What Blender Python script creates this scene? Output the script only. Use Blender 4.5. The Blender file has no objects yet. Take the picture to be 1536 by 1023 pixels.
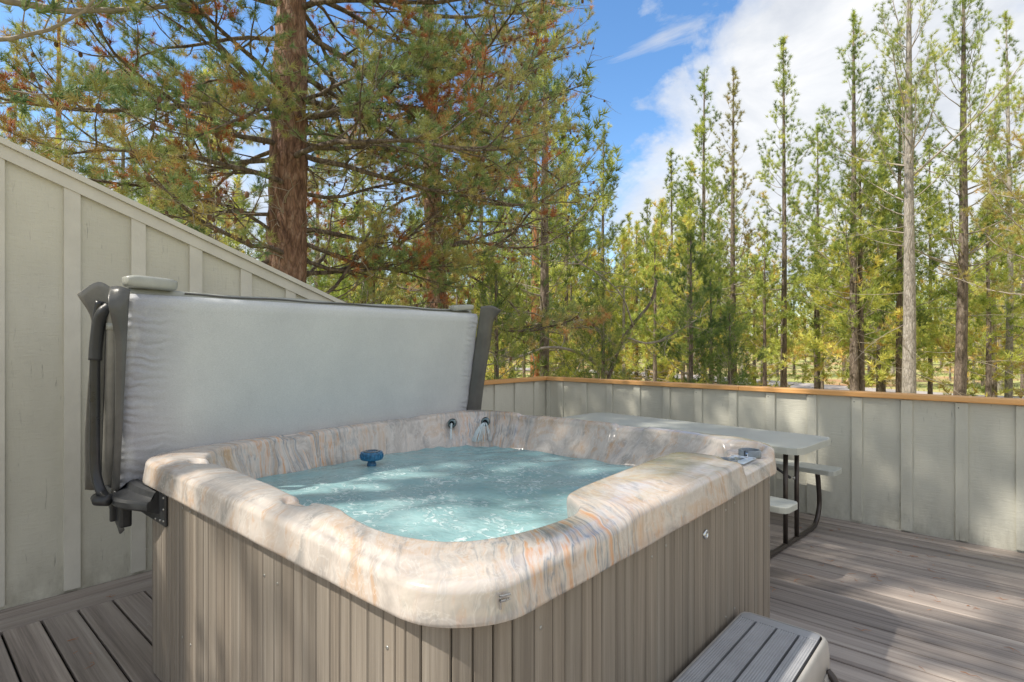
import bpy, bmesh, math, random
import numpy as np
from mathutils import Vector, Matrix
R = math.radians
sc = bpy.context.scene
C = sc.collection

# ------------------------------------------------------------------ camera
YAW, F, HY, EYE = 0.724, 835.67, 517.3, 1.5
cd = bpy.data.cameras.new('camera'); cam = bpy.data.objects.new('camera', cd); C.objects.link(cam)
cam.location = (0, 0, EYE); cam.rotation_euler = (R(90), 0, YAW)
cd.sensor_width = 36; cd.lens = F/1536*36; cd.shift_y = (HY-511.5)/1536; cd.clip_start = .05; cd.clip_end = 2000
sc.camera = cam
# ------------------------------------------------------------------ light
SUN_EL, SUN_AZ = R(49), R(31)                     # azimuth measured from -Y towards -X
sdir = Vector((-math.sin(SUN_AZ)*math.cos(SUN_EL), -math.cos(SUN_AZ)*math.cos(SUN_EL), math.sin(SUN_EL)))
ld = bpy.data.lights.new('sun', 'SUN'); sun = bpy.data.objects.new('sun', ld); C.objects.link(sun)
ld.energy = 2.6; ld.angle = R(.8); ld.color = (1, .93, .82)
sun.rotation_euler = sdir.to_track_quat('Z', 'Y').to_euler(); sun.location = (-5, -8, 12)
w = bpy.data.worlds.new('World'); sc.world = w; w.use_nodes = True
wn = w.node_tree; wn.nodes.clear()
def N(t, k, **kw):
    n = t.nodes.new(k)
    for a, b in kw.items(): setattr(n, a, b)
    return n
sky = N(wn, 'ShaderNodeTexSky', sky_type='NISHITA', sun_disc=False)
sky.sun_elevation = SUN_EL; sky.sun_rotation = math.atan2(sdir.x, sdir.y)
sky.air_density = 1.0; sky.dust_density = .6; sky.ozone_density = 2.0
def mth(t, op, a, b=None, c=None, clamp=False):
    n = N(t, 'ShaderNodeMath', operation=op); n.use_clamp = clamp
    for i, v in enumerate((a, b, c)):
        if v is None: continue
        if isinstance(v, (int, float)): n.inputs[i].default_value = v
        else: t.links.new(v, n.inputs[i])
    return n.outputs[0]
def ramp(t, fac, stops, interp='LINEAR'):
    n = N(t, 'ShaderNodeValToRGB'); e = n.color_ramp.elements; n.color_ramp.interpolation = interp
    while len(e) > 1: e.remove(e[-1])
    e[0].position = stops[0][0]; e[0].color = (*stops[0][1], 1)
    for p, c in stops[1:]:
        x = e.new(p); x.color = (*c, 1)
    t.links.new(fac, n.inputs[0]); return n.outputs[0]
def mix(t, fac, a, b, blend='MIX'):
    n = N(t, 'ShaderNodeMix', data_type='RGBA', blend_type=blend); n.clamp_factor = True
    for s, v in (('Factor', fac), ('A', a), ('B', b)):
        i = [q for q in n.inputs if q.name == s and (q.type == 'VALUE' if s == 'Factor' else q.type == 'RGBA')][0]
        if isinstance(v, (int, float)): i.default_value = v
        elif isinstance(v, tuple): i.default_value = (*v, 1)
        else: t.links.new(v, i)
    return [o for o in n.outputs if o.type == 'RGBA'][0]
def noise(t, vec, scale, detail=5, rough=.55, dist=0, dim='3D'):
    n = N(t, 'ShaderNodeTexNoise'); n.noise_dimensions = dim
    n.inputs['Scale'].default_value = scale; n.inputs['Detail'].default_value = detail
    n.inputs['Roughness'].default_value = rough; n.inputs['Distortion'].default_value = dist
    if vec is not None: t.links.new(vec, n.inputs['Vector'])
    return n
def mapping(t, vec, scale=(1, 1, 1), loc=(0, 0, 0), rot=(0, 0, 0)):
    n = N(t, 'ShaderNodeMapping'); t.links.new(vec, n.inputs[0])
    n.inputs['Scale'].default_value = scale; n.inputs['Location'].default_value = loc; n.inputs['Rotation'].default_value = rot
    return n.outputs[0]
# clouds in the sky: a white bank rising to the right, thin wisps in the blue, both set by direction only
tc = N(wn, 'ShaderNodeTexCoord')
vt = N(wn, 'ShaderNodeVectorRotate', rotation_type='Z_AXIS'); vt.inputs['Angle'].default_value = -YAW
wn.links.new(tc.outputs['Generated'], vt.inputs['Vector'])
sp = N(wn, 'ShaderNodeSeparateXYZ'); wn.links.new(vt.outputs[0], sp.inputs[0])
den = mth(wn, 'MAXIMUM', sp.outputs[1], .15)
a_ = mth(wn, 'DIVIDE', sp.outputs[0], den)          # tangent of bearing
e_ = mth(wn, 'DIVIDE', sp.outputs[2], den)          # tangent of height
n1 = noise(wn, mapping(wn, vt.outputs[0], (4.2, 4.2, 5.2)), 1.0, 8, .6, .35)
n1b = noise(wn, mapping(wn, vt.outputs[0], (1, 1, 1.3), (3, 1, 2)), 9, 6, .6, .5)
# bank: starts at bearing .19 and leans to .40 at the top
edge = mth(wn, 'SUBTRACT', a_, mth(wn, 'MULTIPLY_ADD', mth(wn, 'SUBTRACT', e_, .28), .60, .205))
edge = mth(wn, 'MULTIPLY', edge, 1.9)
edge = mth(wn, 'SUBTRACT', mth(wn, 'MINIMUM', edge, .3), mth(wn, 'MULTIPLY', mth(wn, 'MAXIMUM', mth(wn, 'SUBTRACT', .19, e_), 0), 2.6))
m1 = mth(wn, 'ADD', edge, mth(wn, 'MULTIPLY', mth(wn, 'SUBTRACT', n1.outputs[0], .5), .75))
m1 = mth(wn, 'ADD', m1, mth(wn, 'MULTIPLY', mth(wn, 'SUBTRACT', n1b.outputs[0], .5), .35))
bank = ramp(wn, mth(wn, 'MULTIPLY_ADD', m1, 1.0, .5), [(.44, (0, 0, 0)), (.53, (.65,)*3), (.66, (.96,)*3)])
n2 = noise(wn, mapping(wn, vt.outputs[0], (2.5, 2.5, 7), (7, 2, .4), (0, .5, 0)), 1.6, 8, .62, .8)
hi = mth(wn, 'SUBTRACT', mth(wn, 'MULTIPLY', mth(wn, 'SUBTRACT', e_, .50), 1.6), mth(wn, 'MULTIPLY', mth(wn, 'ABSOLUTE', mth(wn, 'SUBTRACT', a_, .27)), .8))
wisp = ramp(wn, mth(wn, 'ADD', n2.outputs[0], mth(wn, 'MINIMUM', hi, .12)), [(.57, (0, 0, 0)), (.74, (.7,)*3)])
low = ramp(wn, e_, [(.0, (.6,)*3), (.10, (.25,)*3), (.2, (.0,)*3)])
lcl = ramp(wn, mth(wn, 'SUBTRACT', 0, a_), [(.1, (0, 0, 0)), (.4, (.8,)*3)])
lowl = mix(wn, 1.0, lcl, ramp(wn, mth(wn, 'ADD', e_, mth(wn, 'MULTIPLY', n1b.outputs[0], -.5)), [(.02, (1,)*3), (.2, (0,)*3)]), 'MULTIPLY')
cov = mix(wn, 1.0, mix(wn, 1.0, mix(wn, 1.0, bank, wisp, 'SCREEN'), low, 'SCREEN'), lowl, 'SCREEN')
# unseen broken cloud added overhead and behind the lens to neutralise the blue fill
bh = ramp(wn, sp.outputs[1], [(.12, (1,)*3), (.5, (0,)*3)])
bh = mix(wn, 1.0, bh, ramp(wn, noise(wn, vt.outputs[0], 1.6, 4, .55).outputs[0], [(.36, (.35,)*3), (.52, (1,)*3)]), 'MULTIPLY')
cov = mix(wn, 1.0, cov, bh, 'SCREEN')
ccol = ramp(wn, noise(wn, mapping(wn, vt.outputs[0], (3, 3, 6), (1, 5, 2), (0, .4, 0)), 1.3, 8, .62, .6).outputs[0], [(.30, (2.7, 2.85, 3.15)), (.5, (3.5, 3.6, 3.75)), (.68, (4.3, 4.3, 4.3))])
hs = N(wn, 'ShaderNodeHueSaturation'); wn.links.new(sky.outputs[0], hs.inputs['Color']); hs.inputs['Saturation'].default_value = 1.2; hs.inputs['Value'].default_value = 1.02
skc = mix(wn, cov, hs.outputs[0], ccol)
bg = N(wn, 'ShaderNodeBackground'); wn.links.new(skc, bg.inputs[0]); bg.inputs[1].default_value = .115
wo = N(wn, 'ShaderNodeOutputWorld'); wn.links.new(bg.outputs[0], wo.inputs[0])
sc.view_settings.view_transform = 'Standard'; sc.view_settings.look = 'None'
sc.view_settings.gamma = 1; sc.view_settings.exposure = 1.1
sc.cycles.max_bounces = 8; sc.cycles.transparent_max_bounces = 8; sc.cycles.use_denoising = True

# ------------------------------------------------------------------ helpers
rnd = random.Random(11)
cy, sy = math.cos(YAW), math.sin(YAW)
def at(px, py, d):
    """photo pixel -> world point at depth d in front of the lens"""
    r = (px-768)/F*d
    return Vector((r*cy-d*sy, r*sy+d*cy, EYE-(py-HY)*d/F))
def tag(o, label=None, cat=None, group=None, kind=None):
    if label: o['label'] = label
    if cat: o['category'] = cat
    if group: o['group'] = group
    if kind: o['kind'] = kind
    return o
def empty(name, loc=(0, 0, 0), rz=0):
    o = bpy.data.objects.new(name, None); C.objects.link(o); o.location = loc; o.rotation_euler = (0, 0, rz); o.empty_display_size = .1
    return o
class G:
    """collects geometry; build() links it as ONE mesh object"""
    def __init__(s): s.v = []; s.n = 0; s.q = []; s.t = []; s.a = []; s.f = []; s.fa = []
    def add(s, v, quads=None, tris=None, tone=0.0):
        v = np.asarray(v, dtype=np.float32).reshape(-1, 3); s.v.append(v)
        if quads is not None: s.q.append(np.asarray(quads, dtype=np.int32).reshape(-1, 4)+s.n)
        if tris is not None: s.t.append(np.asarray(tris, dtype=np.int32).reshape(-1, 3)+s.n)
        s.a.append(np.broadcast_to(np.asarray(tone, dtype=np.float32), (len(v),)).copy()); s.n += len(v)
    def box(s, x0, x1, y0, y1, z0, z1, bev=0.0, seg=2, M=None, tone=0.0):
        bm = bmesh.new(); bmesh.ops.create_cube(bm, size=1)
        for v in bm.verts: v.co = Vector((x0+(v.co.x+.5)*(x1-x0), y0+(v.co.y+.5)*(y1-y0), z0+(v.co.z+.5)*(z1-z0)))
        if bev: bmesh.ops.bevel(bm, geom=bm.edges[:], offset=bev, segments=seg, affect='EDGES', profile=.6)
        if M is not None: bm.transform(M)
        s.bm(bm, tone)
    def bm(s, bm, tone=0.0):
        bm.verts.ensure_lookup_table(); bm.verts.index_update()
        v = [tuple(x.co) for x in bm.verts]; q = []; t = []
        bmesh.ops.triangulate(bm, faces=[f for f in bm.faces if len(f.verts) > 4]) if any(len(f.verts) > 4 for f in bm.faces) else None
        for f in bm.faces:
            i = [x.index for x in f.verts]; (q if len(i) == 4 else t).append(i)
        s.add(v, q if q else None, t if t else None, tone); bm.free()
    def tube(s, pts, rad, n=6, tone=0.0, caps=True):
        P = np.asarray([tuple(p) for p in pts], dtype=np.float64); m = len(P)
        r = np.broadcast_to(np.asarray(rad, dtype=np.float64), (m,))
        T = np.gradient(P, axis=0); T /= np.linalg.norm(T, axis=1)[:, None]+1e-9
        u = np.cross(T[0], (0, 0, 1.)); 
        if np.linalg.norm(u) < .1: u = np.cross(T[0], (0, 1., 0))
        U = np.zeros_like(P)
        for i in range(m):
            u = u-T[i]*np.dot(u, T[i]); u /= np.linalg.norm(u)+1e-9; U[i] = u
        V = np.cross(T, U); a = np.arange(n)*2*np.pi/n
        ring = P[:, None]+r[:, None, None]*(np.cos(a)[None, :, None]*U[:, None]+np.sin(a)[None, :, None]*V[:, None])
        i = np.arange(m-1)[:, None]*n; j = np.arange(n)[None]; k = (j+1) % n
        q = np.stack([i+j, i+k, i+n+k, i+n+j], -1).reshape(-1, 4)
        v = ring.reshape(-1, 3); tr = None
        if caps:
            v = np.vstack([v, P[0], P[-1]]); b = m*n
            j = np.arange(n); k = (j+1) % n
            tr = np.vstack([np.stack([k, j, np.full(n, b)], -1), np.stack([j+(m-1)*n, k+(m-1)*n, np.full(n, b+1)], -1)])
        s.add(v, q, tr, tone)
    def lathe(s, prof, c=(0, 0, 0), n=24, M=None, tone=0.0):
        a = np.arange(n)*2*np.pi/n; v = []
        for r, z in prof:
            v += [(r*math.cos(t), r*math.sin(t), z) for t in a]
        v = np.array(v)
        if M is not None: v = v@np.array(M.to_3x3()).T
        v = v+np.array(c)
        m = len(prof); i = np.arange(m-1)[:, None]*n; j = np.arange(n)[None]; k = (j+1) % n
        s.add(v, np.stack([i+j, i+k, i+n+k, i+n+j], -1).reshape(-1, 4), None, tone)
    def build(s, name, m, parent=None, smooth=False, loc=None):
        me = bpy.data.meshes.new(name); v = np.vstack(s.v)
        if loc is not None: v = v-np.array(loc)
        q = np.vstack(s.q) if s.q else np.zeros((0, 4), np.int32); t = np.vstack(s.t) if s.t else np.zeros((0, 3), np.int32)
        me.vertices.add(len(v)); me.vertices.foreach_set('co', v.astype(np.float32).ravel())
        me.loops.add(q.size+t.size); me.loops.foreach_set('vertex_index', np.concatenate([q.ravel(), t.ravel()]))
        nf = len(q)+len(t); me.polygons.add(nf)
        st = np.concatenate([np.arange(len(q))*4, q.size+np.arange(len(t))*3]); me.polygons.foreach_set('loop_start', st.astype(np.int32))
        at_ = me.attributes.new('tone', 'FLOAT', 'POINT'); at_.data.foreach_set('value', np.concatenate(s.a))
        me.update(calc_edges=True); me.validate()
        me.polygons.foreach_set('use_smooth', [smooth]*len(me.polygons))
        o = bpy.data.objects.new(name, me); C.objects.link(o)
        if m: me.materials.append(m)
        if parent: o.parent = parent
        if loc is not None: o.location = loc
        return o
def smooth_angle(o, a=35):
    me = o.data; bm = bmesh.new(); bm.from_mesh(me)
    for e in bm.edges:
        e.smooth = not (len(e.link_faces) == 2 and e.calc_face_angle(0) > R(a))
    for f in bm.faces: f.smooth = True
    bm.to_mesh(me); bm.free()
def copy_tree(o, parent=None):
    c = o.copy(); C.objects.link(c); c.parent = parent
    for ch in list(o.children): copy_tree(ch, c)
    return c
def catmull(pts, n=6):
    P = [Vector(p) for p in pts]; P = [P[0]*2-P[1]]+P+[P[-1]*2-P[-2]]; out = []
    for i in range(1, len(P)-2):
        for k in range(n):
            t = k/n; a, b, c, d = P[i-1:i+3]
            out.append(.5*((2*b)+(c-a)*t+(2*a-5*b+4*c-d)*t*t+(3*b-a-3*c+d)*t*t*t))
    out.append(P[-2]); return out

# ------------------------------------------------------------------ materials
def mat(name, col=(.5, .5, .5), rough=.5, metal=0, **kw):
    m = bpy.data.materials.new(name); m.use_nodes = True; t = m.node_tree; b = t.nodes['Principled BSDF']
    b.inputs['Base Color'].default_value = (*col, 1); b.inputs['Roughness'].default_value = rough; b.inputs['Metallic'].default_value = metal
    for k, v in kw.items(): b.inputs[k].default_value = v
    return m, t, b
def bump(t, b, h, dist=.002, strength=1.0):
    n = N(t, 'ShaderNodeBump'); n.inputs['Distance'].default_value = dist; n.inputs['Strength'].default_value = strength
    t.links.new(h, n.inputs['Height']); t.links.new(n.outputs[0], b.inputs['Normal'])
def objc(t): return N(t, 'ShaderNodeTexCoord').outputs['Object']
def attr(t, n='tone'):
    a = N(t, 'ShaderNodeAttribute'); a.attribute_name = n; return a
def simple(name, col, rough, var=.12, scale=8, metal=0, bscale=0, bd=.001, **kw):
    m, t, b = mat(name, col, rough, metal, **kw); o = objc(t)
    n = noise(t, o, scale, 6, .6)
    c = ramp(t, n.outputs[0], [(.3, tuple(x*(1-var) for x in col)), (.7, tuple(min(1, x*(1+var)) for x in col))])
    t.links.new(c, b.inputs['Base Color'])
    rr = mth(t, 'MULTIPLY_ADD', n.outputs[0], .2, rough-.1, clamp=True); t.links.new(rr, b.inputs['Roughness'])
    if bscale: bump(t, b, noise(t, o, bscale, 4, .6).outputs[0], bd)
    return m
def siding(name, axis, col):
    """rough sawn painted plywood: grain, faint cracks, dirt splashed along the foot"""
    m, t, b = mat(name, col, .62); o = objc(t)
    s1 = (1, 1, 1)
    g = noise(t, mapping(t, o, (9, 9, 55)), 1.2, 6, .7, .6)             # horizontal brushed grain
    g2 = noise(t, mapping(t, o, (60, 60, 6)), 1.0, 5, .6, .3)           # vertical cracks
    st = noise(t, mapping(t, o, (1.1, 1.1, .7)), 1.3, 5, .6)
    spz = N(t, 'ShaderNodeSeparateXYZ'); t.links.new(o, spz.inputs[0])
    c = ramp(t, st.outputs[0], [(.3, tuple(x*.86 for x in col)), (.7, tuple(x*1.1 for x in col))])
    cr = ramp(t, g2.outputs[0], [(.30, (.62,)*3), (.37, (1, 1, 1))])
    crm = ramp(t, noise(t, o, 1.7, 3).outputs[0], [(.42, (0,)*3), (.6, (1,)*3)])
    c = mix(t, crm, c, mix(t, 1.0, c, cr, 'MULTIPLY'))
    dirt = mth(t, 'MULTIPLY', mth(t, 'SUBTRACT', .30, spz.outputs[2]), 2.2, clamp=True)
    dn = ramp(t, noise(t, mapping(t, o, (6, 6, 3)), 1.5, 6, .7).outputs[0], [(.4, (0,)*3), (.75, (1,)*3)])
    c = mix(t, mth(t, 'MULTIPLY', dirt, dn, clamp=True), c, (.20, .18, .13))
    t.links.new(c, b.inputs['Base Color'])
    h = mth(t, 'ADD', g.outputs[0], mth(t, 'MULTIPLY', g2.outputs[0], .7))
    bump(t, b, h, .0035)
    return m
M = {}
M['siding'] = siding('siding_paint', 0, (.59, .575, .485))
M['siding_low'] = siding('low_fence_paint', 0, (.585, .572, .485))
M['trim'] = simple('trim_paint', (.615, .595, .52), .5, .08, 5, bscale=40, bd=.002)
def wood_board(name, stops, alongx=True, rough=.6, gscale=1.0, bd=.003, tv=(.78, 1.16)):
    m, t, b = mat(name, (.3, .25, .2), rough); o = objc(t); a = attr(t)
    off = N(t, 'ShaderNodeCombineXYZ'); t.links.new(mth(t, 'MULTIPLY', a.outputs['Fac'], 37.0), off.inputs[0]); t.links.new(mth(t, 'MULTIPLY', a.outputs['Fac'], 91.0), off.inputs[2])
    ad = N(t, 'ShaderNodeVectorMath', operation='ADD'); t.links.new(o, ad.inputs[0]); t.links.new(off.outputs[0], ad.inputs[1])
    sc_ = {True: (1.2, 60, 60), False: (60, 1.2, 60), 'z': (70, 70, 1.6)}[alongx]
    sc_ = tuple(q*gscale if q > 5 else q for q in sc_)
    g = noise(t, mapping(t, ad.outputs[0], sc_), 1, 7, .7, .35)
    big = noise(t, mapping(t, ad.outputs[0], tuple(q/5 for q in sc_)), 1, 4, .5, .5)
    f = mth(t, 'ADD', mth(t, 'MULTIPLY', g.outputs[0], .5), mth(t, 'MULTIPLY', big.outputs[0], .5))
    c = ramp(t, f, stops)
    c = mix(t, 1.0, c, ramp(t, a.outputs['Fac'], [(0, (tv[0],)*3), (1, (tv[1], tv[1]*.98, tv[1]*.96))]), 'MULTIPLY')
    t.links.new(c, b.inputs['Base Color'])
    bump(t, b, g.outputs[0], bd)
    return m, t, b
dk = [(.32, (.12, .10, .088)), (.46, (.285, .243, .215)), (.56, (.385, .335, .295)), (.7, (.49, .44, .395))]
M['deck'] = wood_board('composite_deck_board', dk, True, .55)[0]
M['deckY'] = wood_board('composite_border_board', dk, False, .55)[0]
M['skirt'] = wood_board('cabinet_plank', [(.33, (.125, .105, .085)), (.5, (.225, .195, .16)), (.66, (.33, .295, .25))], 'z', .5, 1.35, .0014, (.9, 1.08))[0]
M['cedar'] = wood_board('cedar_cap', [(.3, (.54, .26, .09)), (.5, (.70, .37, .13)), (.7, (.76, .46, .20))], True, .5)[0]
M['cedarY'] = wood_board('cedar_cap_side', [(.3, (.54, .26, .09)), (.5, (.70, .37, .13)), (.7, (.76, .46, .20))], False, .5)[0]
M['black_metal'] = simple('black_steel', (.02, .021, .024), .3, .3, 20)
M['brown_metal'] = simple('bronze_steel', (.075, .062, .055), .32, .2, 20, metal=.6)
M['black_plastic'] = simple('black_plastic', (.025, .027, .03), .42, .3, 14, bscale=60, bd=.0008)
M['vinyl'] = simple('grey_vinyl', (.10, .10, .095), .36, .25, 7, bscale=90, bd=.0012)
M['vinyl_mid'] = simple('mid_grey_vinyl', (.21, .205, .185), .38, .25, 7, bscale=90, bd=.0012)
M['vinyl_pale'] = simple('pale_vinyl', (.36, .37, .335), .35, .15, 9, bscale=70, bd=.001)
M['table'] = simple('grey_green_plastic', (.49, .50, .445), .45, .07, 6, bscale=120, bd=.0006)
M['bench_plastic'] = M['table']
M['step'] = simple('step_plastic', (.33, .335, .35), .45, .12, 10, bscale=150, bd=.0006)
M['step_side'] = simple('step_side', (.40, .38, .35), .4, .08, 8)
M['dark'] = simple('dark_void', (.02, .02, .02), .8)
M['chrome'] = simple('chrome', (.6, .62, .63), .12, .05, 20, metal=1)
M['jet'] = simple('dark_chrome', (.16, .20, .21), .15, .1, 20, metal=1)
M['zinc'] = simple('screw_zinc', (.36, .36, .34), .3, .1, 30, metal=.8)
M['smoke'] = simple('smoked_acrylic', (.16, .19, .22), .12, .2, 30)
M['panel'] = simple('control_screen', (.50, .60, .72), .15, .06, 30)
M['blue'] = simple('blue_plastic', (.02, .13, .26), .25, .4, 60)
# foam-backed cover cloth
def cover_mat():
    m, t, b = mat('cover_lining', (.40, .42, .42), .55); o = objc(t)
    n = noise(t, o, 2.2, 5, .6); f = noise(t, mapping(t, o, (260, 260, 260)), 1, 2)
    c = ramp(t, n.outputs[0], [(.3, (.51, .53, .54)), (.7, (.60, .62, .62))])
    s = N(t, 'ShaderNodeSeparateXYZ'); t.links.new(o, s.inputs[0])
    wv = N(t, 'ShaderNodeTexWave'); wv.bands_direction = 'Z'; wv.inputs['Scale'].default_value = 7; wv.inputs['Distortion'].default_value = 9; wv.inputs['Detail'].default_value = 3; wv.inputs['Detail Scale'].default_value = 1.2
    t.links.new(mapping(t, o, (1, .6, 1), rot=(R(8), 0, 0)), wv.inputs['Vector'])
    ce = mth(t, 'MULTIPLY', mth(t, 'SUBTRACT', 1.02, s.outputs[1]), 4.0, clamp=True)       # creases near the near end
    ce2 = mth(t, 'MULTIPLY', mth(t, 'SUBTRACT', s.outputs[1], 2.86), 8.0, clamp=True)
    ce = mth(t, 'ADD', ce, ce2, clamp=True)
    h = mth(t, 'MULTIPLY', mth(t, 'MULTIPLY', mth(t, 'MULTIPLY', wv.outputs['Fac'], ce), ramp(t, noise(t, mapping(t, o, (1, 2, 1)), 2.3, 3).outputs[0], [(.36, (0,)*3), (.58, (1,)*3)])), .95)
    h = mth(t, 'ADD', h, mth(t, 'MULTIPLY', f.outputs[0], .2))
    h = mth(t, 'ADD', h, mth(t, 'MULTIPLY', n.outputs[0], 1.2))
    st = noise(t, mapping(t, o, (1, 3, 2)), 1.5, 4); stm = mth(t, 'MULTIPLY', ce, ramp(t, st.outputs[0], [(.30, (0,)*3), (.5, (.85,)*3)]), clamp=True)
    c = mix(t, stm, c, (.29, .30, .35))
    wv3 = noise(t, mapping(t, o, (140, 140, 330)), 1, 3, .6); c = mix(t, 1.0, c, ramp(t, wv3.outputs[0], [(.3, (.88,)*3), (.7, (1.08,)*3)]), 'MULTIPLY')
    t.links.new(c, b.inputs['Base Color']); bump(t, b, h, .006)
    return m
M['cover'] = cover_mat()
# swirled marble acrylic; 'flow' carries (ring position, ring position, distance across the rim)
def marble():
    m, t, b = mat('marbled_acrylic', (.7, .65, .6), .16); b.inputs['Coat Weight'].default_value = .4; b.inputs['Coat Roughness'].default_value = .06
    fl = attr(t, 'flow').outputs['Vector']; o = objc(t)
    wrp = noise(t, o, 3.0, 3, .5); wv = N(t, 'ShaderNodeVectorMath', operation='SCALE'); wv.inputs['Scale'].default_value = .13
    t.links.new(wrp.outputs['Color'], wv.inputs[0])
    ad = N(t, 'ShaderNodeVectorMath', operation='ADD'); t.links.new(fl, ad.inputs[0]); t.links.new(wv.outputs[0], ad.inputs[1])
    wrp2 = noise(t, o, 9.0, 2, .5); wv2 = N(t, 'ShaderNodeVectorMath', operation='SCALE'); wv2.inputs['Scale'].default_value = .018
    t.links.new(wrp2.outputs['Color'], wv2.inputs[0])
    ad2 = N(t, 'ShaderNodeVectorMath', operation='ADD'); t.links.new(ad.outputs[0], ad2.inputs[0]); t.links.new(wv2.outputs[0], ad2.inputs[1])
    v = ad2.outputs[0]
    def blob(p, r0_, r1_):
        dn = N(t, 'ShaderNodeVectorMath', operation='DISTANCE'); t.links.new(o, dn.inputs[0]); dn.inputs[1].default_value = p
        return ramp(t, dn.outputs['Value'], [(r0_, (1,)*3), (r1_, (0,)*3)])
    area = mix(t, 1.0, mix(t, 1.0, blob((-.88, 1.25, .95), .12, .50), blob((-3.0, 1.55, .9), .15, .65), 'SCREEN'), blob((-2.75, 2.9, .9), .1, .42), 'SCREEN')
    base = noise(t, mapping(t, v, (2.8, 2.8, 2.4)), 1, 6, .62, 1.5)
    c = ramp(t, base.outputs[0], [(.28, (.32, .305, .29)), (.40, (.45, .405, .365)), (.50, (.57, .515, .465)), (.59, (.55, .43, .335)), (.68, (.56, .515, .475))])
    bl = noise(t, mapping(t, v, (7, 7, 3), (4, 1, 7)), 1, 7, .66, 1.8)
    c = mix(t, ramp(t, bl.outputs[0], [(.54, (0,)*3), (.68, (.75,)*3)]), c, (.52, .32, .18))
    bl2 = noise(t, mapping(t, v, (6, 6, 2.6), (1, 8, 2)), 1, 8, .68, 2.2)
    c = mix(t, ramp(t, bl2.outputs[0], [(.54, (0,)*3), (.67, (.75,)*3)]), c, (.27, .265, .255))
    wl = ramp(t, noise(t, mapping(t, v, (13, 13, 7), (2, 9, 4)), 1, 4, .55, 2.0).outputs[0], [(.50, (0,)*3), (.53, (.6,)*3), (.57, (.0,)*3)])
    c = mix(t, mth(t, 'MULTIPLY', wl, .6), c, (.70, .67, .63))
    st = noise(t, mapping(t, v, (19, 19, 1.0)), 1, 6, .65, .25)
    oc = ramp(t, noise(t, mapping(t, v, (31, 31, 1.2), (3, 3, 3)), 1, 3).outputs[0], [(.36, (.60, .30, .13)), (.46, (.62, .57, .51)), (.54, (.17, .22, .26)), (.64, (.40, .29, .20))])
    sk = ramp(t, st.outputs[0], [(.42, (0,)*3), (.5, (1,)*3), (.58, (.15,)*3), (.63, (.8,)*3)])
    c = mix(t, mth(t, 'MULTIPLY', sk, mth(t, 'MULTIPLY', area, .92)), c, oc)
    t.links.new(c, b.inputs['Base Color'])
    return m
M['marble'] = marble()
def water_mat():
    m, t, b = mat('spa_water', (.12, .33, .34), .05); b.inputs['IOR'].default_value = 1.30; b.inputs['Specular IOR Level'].default_value = .4; o = objc(t)
    f1 = noise(t, mapping(t, o, (1, 1, 1), rot=(0, 0, .5)), 3.4, 4, .5, 1.6)
    f2 = noise(t, mapping(t, o, (1, 1.4, 1), rot=(0, 0, 1.1)), 17, 5, .65, 1.6)
    a = ramp(t, f2.outputs[0], [(.52, (0,)*3), (.60, (1,)*3)])
    a2 = ramp(t, f1.outputs[0], [(.42, (.05,)*3), (.62, (1,)*3)])
    # foam gathers in a ring round the churning middle
    ds = N(t, 'ShaderNodeVectorMath', operation='DISTANCE'); t.links.new(o, ds.inputs[0]); ds.inputs[1].default_value = (-1.75, 1.75, .8)
    rg = ramp(t, ds.outputs['Value'], [(.2, (.9,)*3), (.8, (.85,)*3), (1.15, (.25,)*3)])
    foam = mth(t, 'MULTIPLY', mth(t, 'MULTIPLY', a, a2), rg)
    c = ramp(t, noise(t, o, 2.4, 4, .6, .8).outputs[0], [(.3, (.19, .35, .37)), (.55, (.27, .44, .45)), (.75, (.34, .51, .515))])
    c = mix(t, mth(t, 'MULTIPLY', foam, .75), c, (.74, .82, .81))
    t.links.new(c, b.inputs['Base Color'])
    t.links.new(mth(t, 'MULTIPLY_ADD', foam, .5, .11), b.inputs['Roughness'])
    h = mth(t, 'ADD', mth(t, 'MULTIPLY', noise(t, o, 16, 4, .55, .8).outputs[0], 1.0), mth(t, 'MULTIPLY', noise(t, o, 5, 3, .5, 1).outputs[0], 2.0))
    h = mth(t, 'ADD', h, mth(t, 'MULTIPLY', foam, .3)); bump(t, b, h, .012, .55)
    return m
M['water'] = water_mat()
def stream_mat():
    m, t, b = mat('falling_water', (.78, .88, .9), .15); b.inputs['Alpha'].default_value = .55; return m
M['stream'] = stream_mat()
def bark(name, dark, mid, lite, s=1.0, tan=None):
    m, t, b = mat(name, mid, .85); o = objc(t)
    n = noise(t, mapping(t, o, (14*s, 14*s, 4*s)), 1, 7, .65, .8)
    v = N(t, 'ShaderNodeTexVoronoi'); v.feature = 'DISTANCE_TO_EDGE'; v.inputs['Scale'].default_value = 1
    t.links.new(mapping(t, o, (22*s, 22*s, 6*s)), v.inputs['Vector'])
    c = ramp(t, n.outputs[0], [(.32, dark), (.5, mid), (.68, lite)])
    cr = ramp(t, v.outputs['Distance'], [(0, (.35,)*3), (.12, (1,)*3)])
    c = mix(t, .6, c, mix(t, 1.0, c, cr, 'MULTIPLY'))
    t.links.new(c, b.inputs['Base Color']); bump(t, b, mth(t, 'ADD', n.outputs[0], mth(t, 'MINIMUM', v.outputs['Distance'], .3)), .03)
    return m
M['bark_near'] = bark('reddish_bark', (.10, .05, .035), (.28, .155, .105), (.46, .31, .235), 1.0)
M['bark'] = bark('grey_brown_bark', (.07, .052, .042), (.19, .145, .115), (.32, .265, .22), .8)
M['bark_grey'] = bark('grey_bark', (.20, .175, .15), (.36, .32, .28), (.50, .46, .41), .8)
M['bark_red'] = bark('orange_bark', (.22, .08, .03), (.42, .17, .07), (.52, .25, .13), .8)
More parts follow.
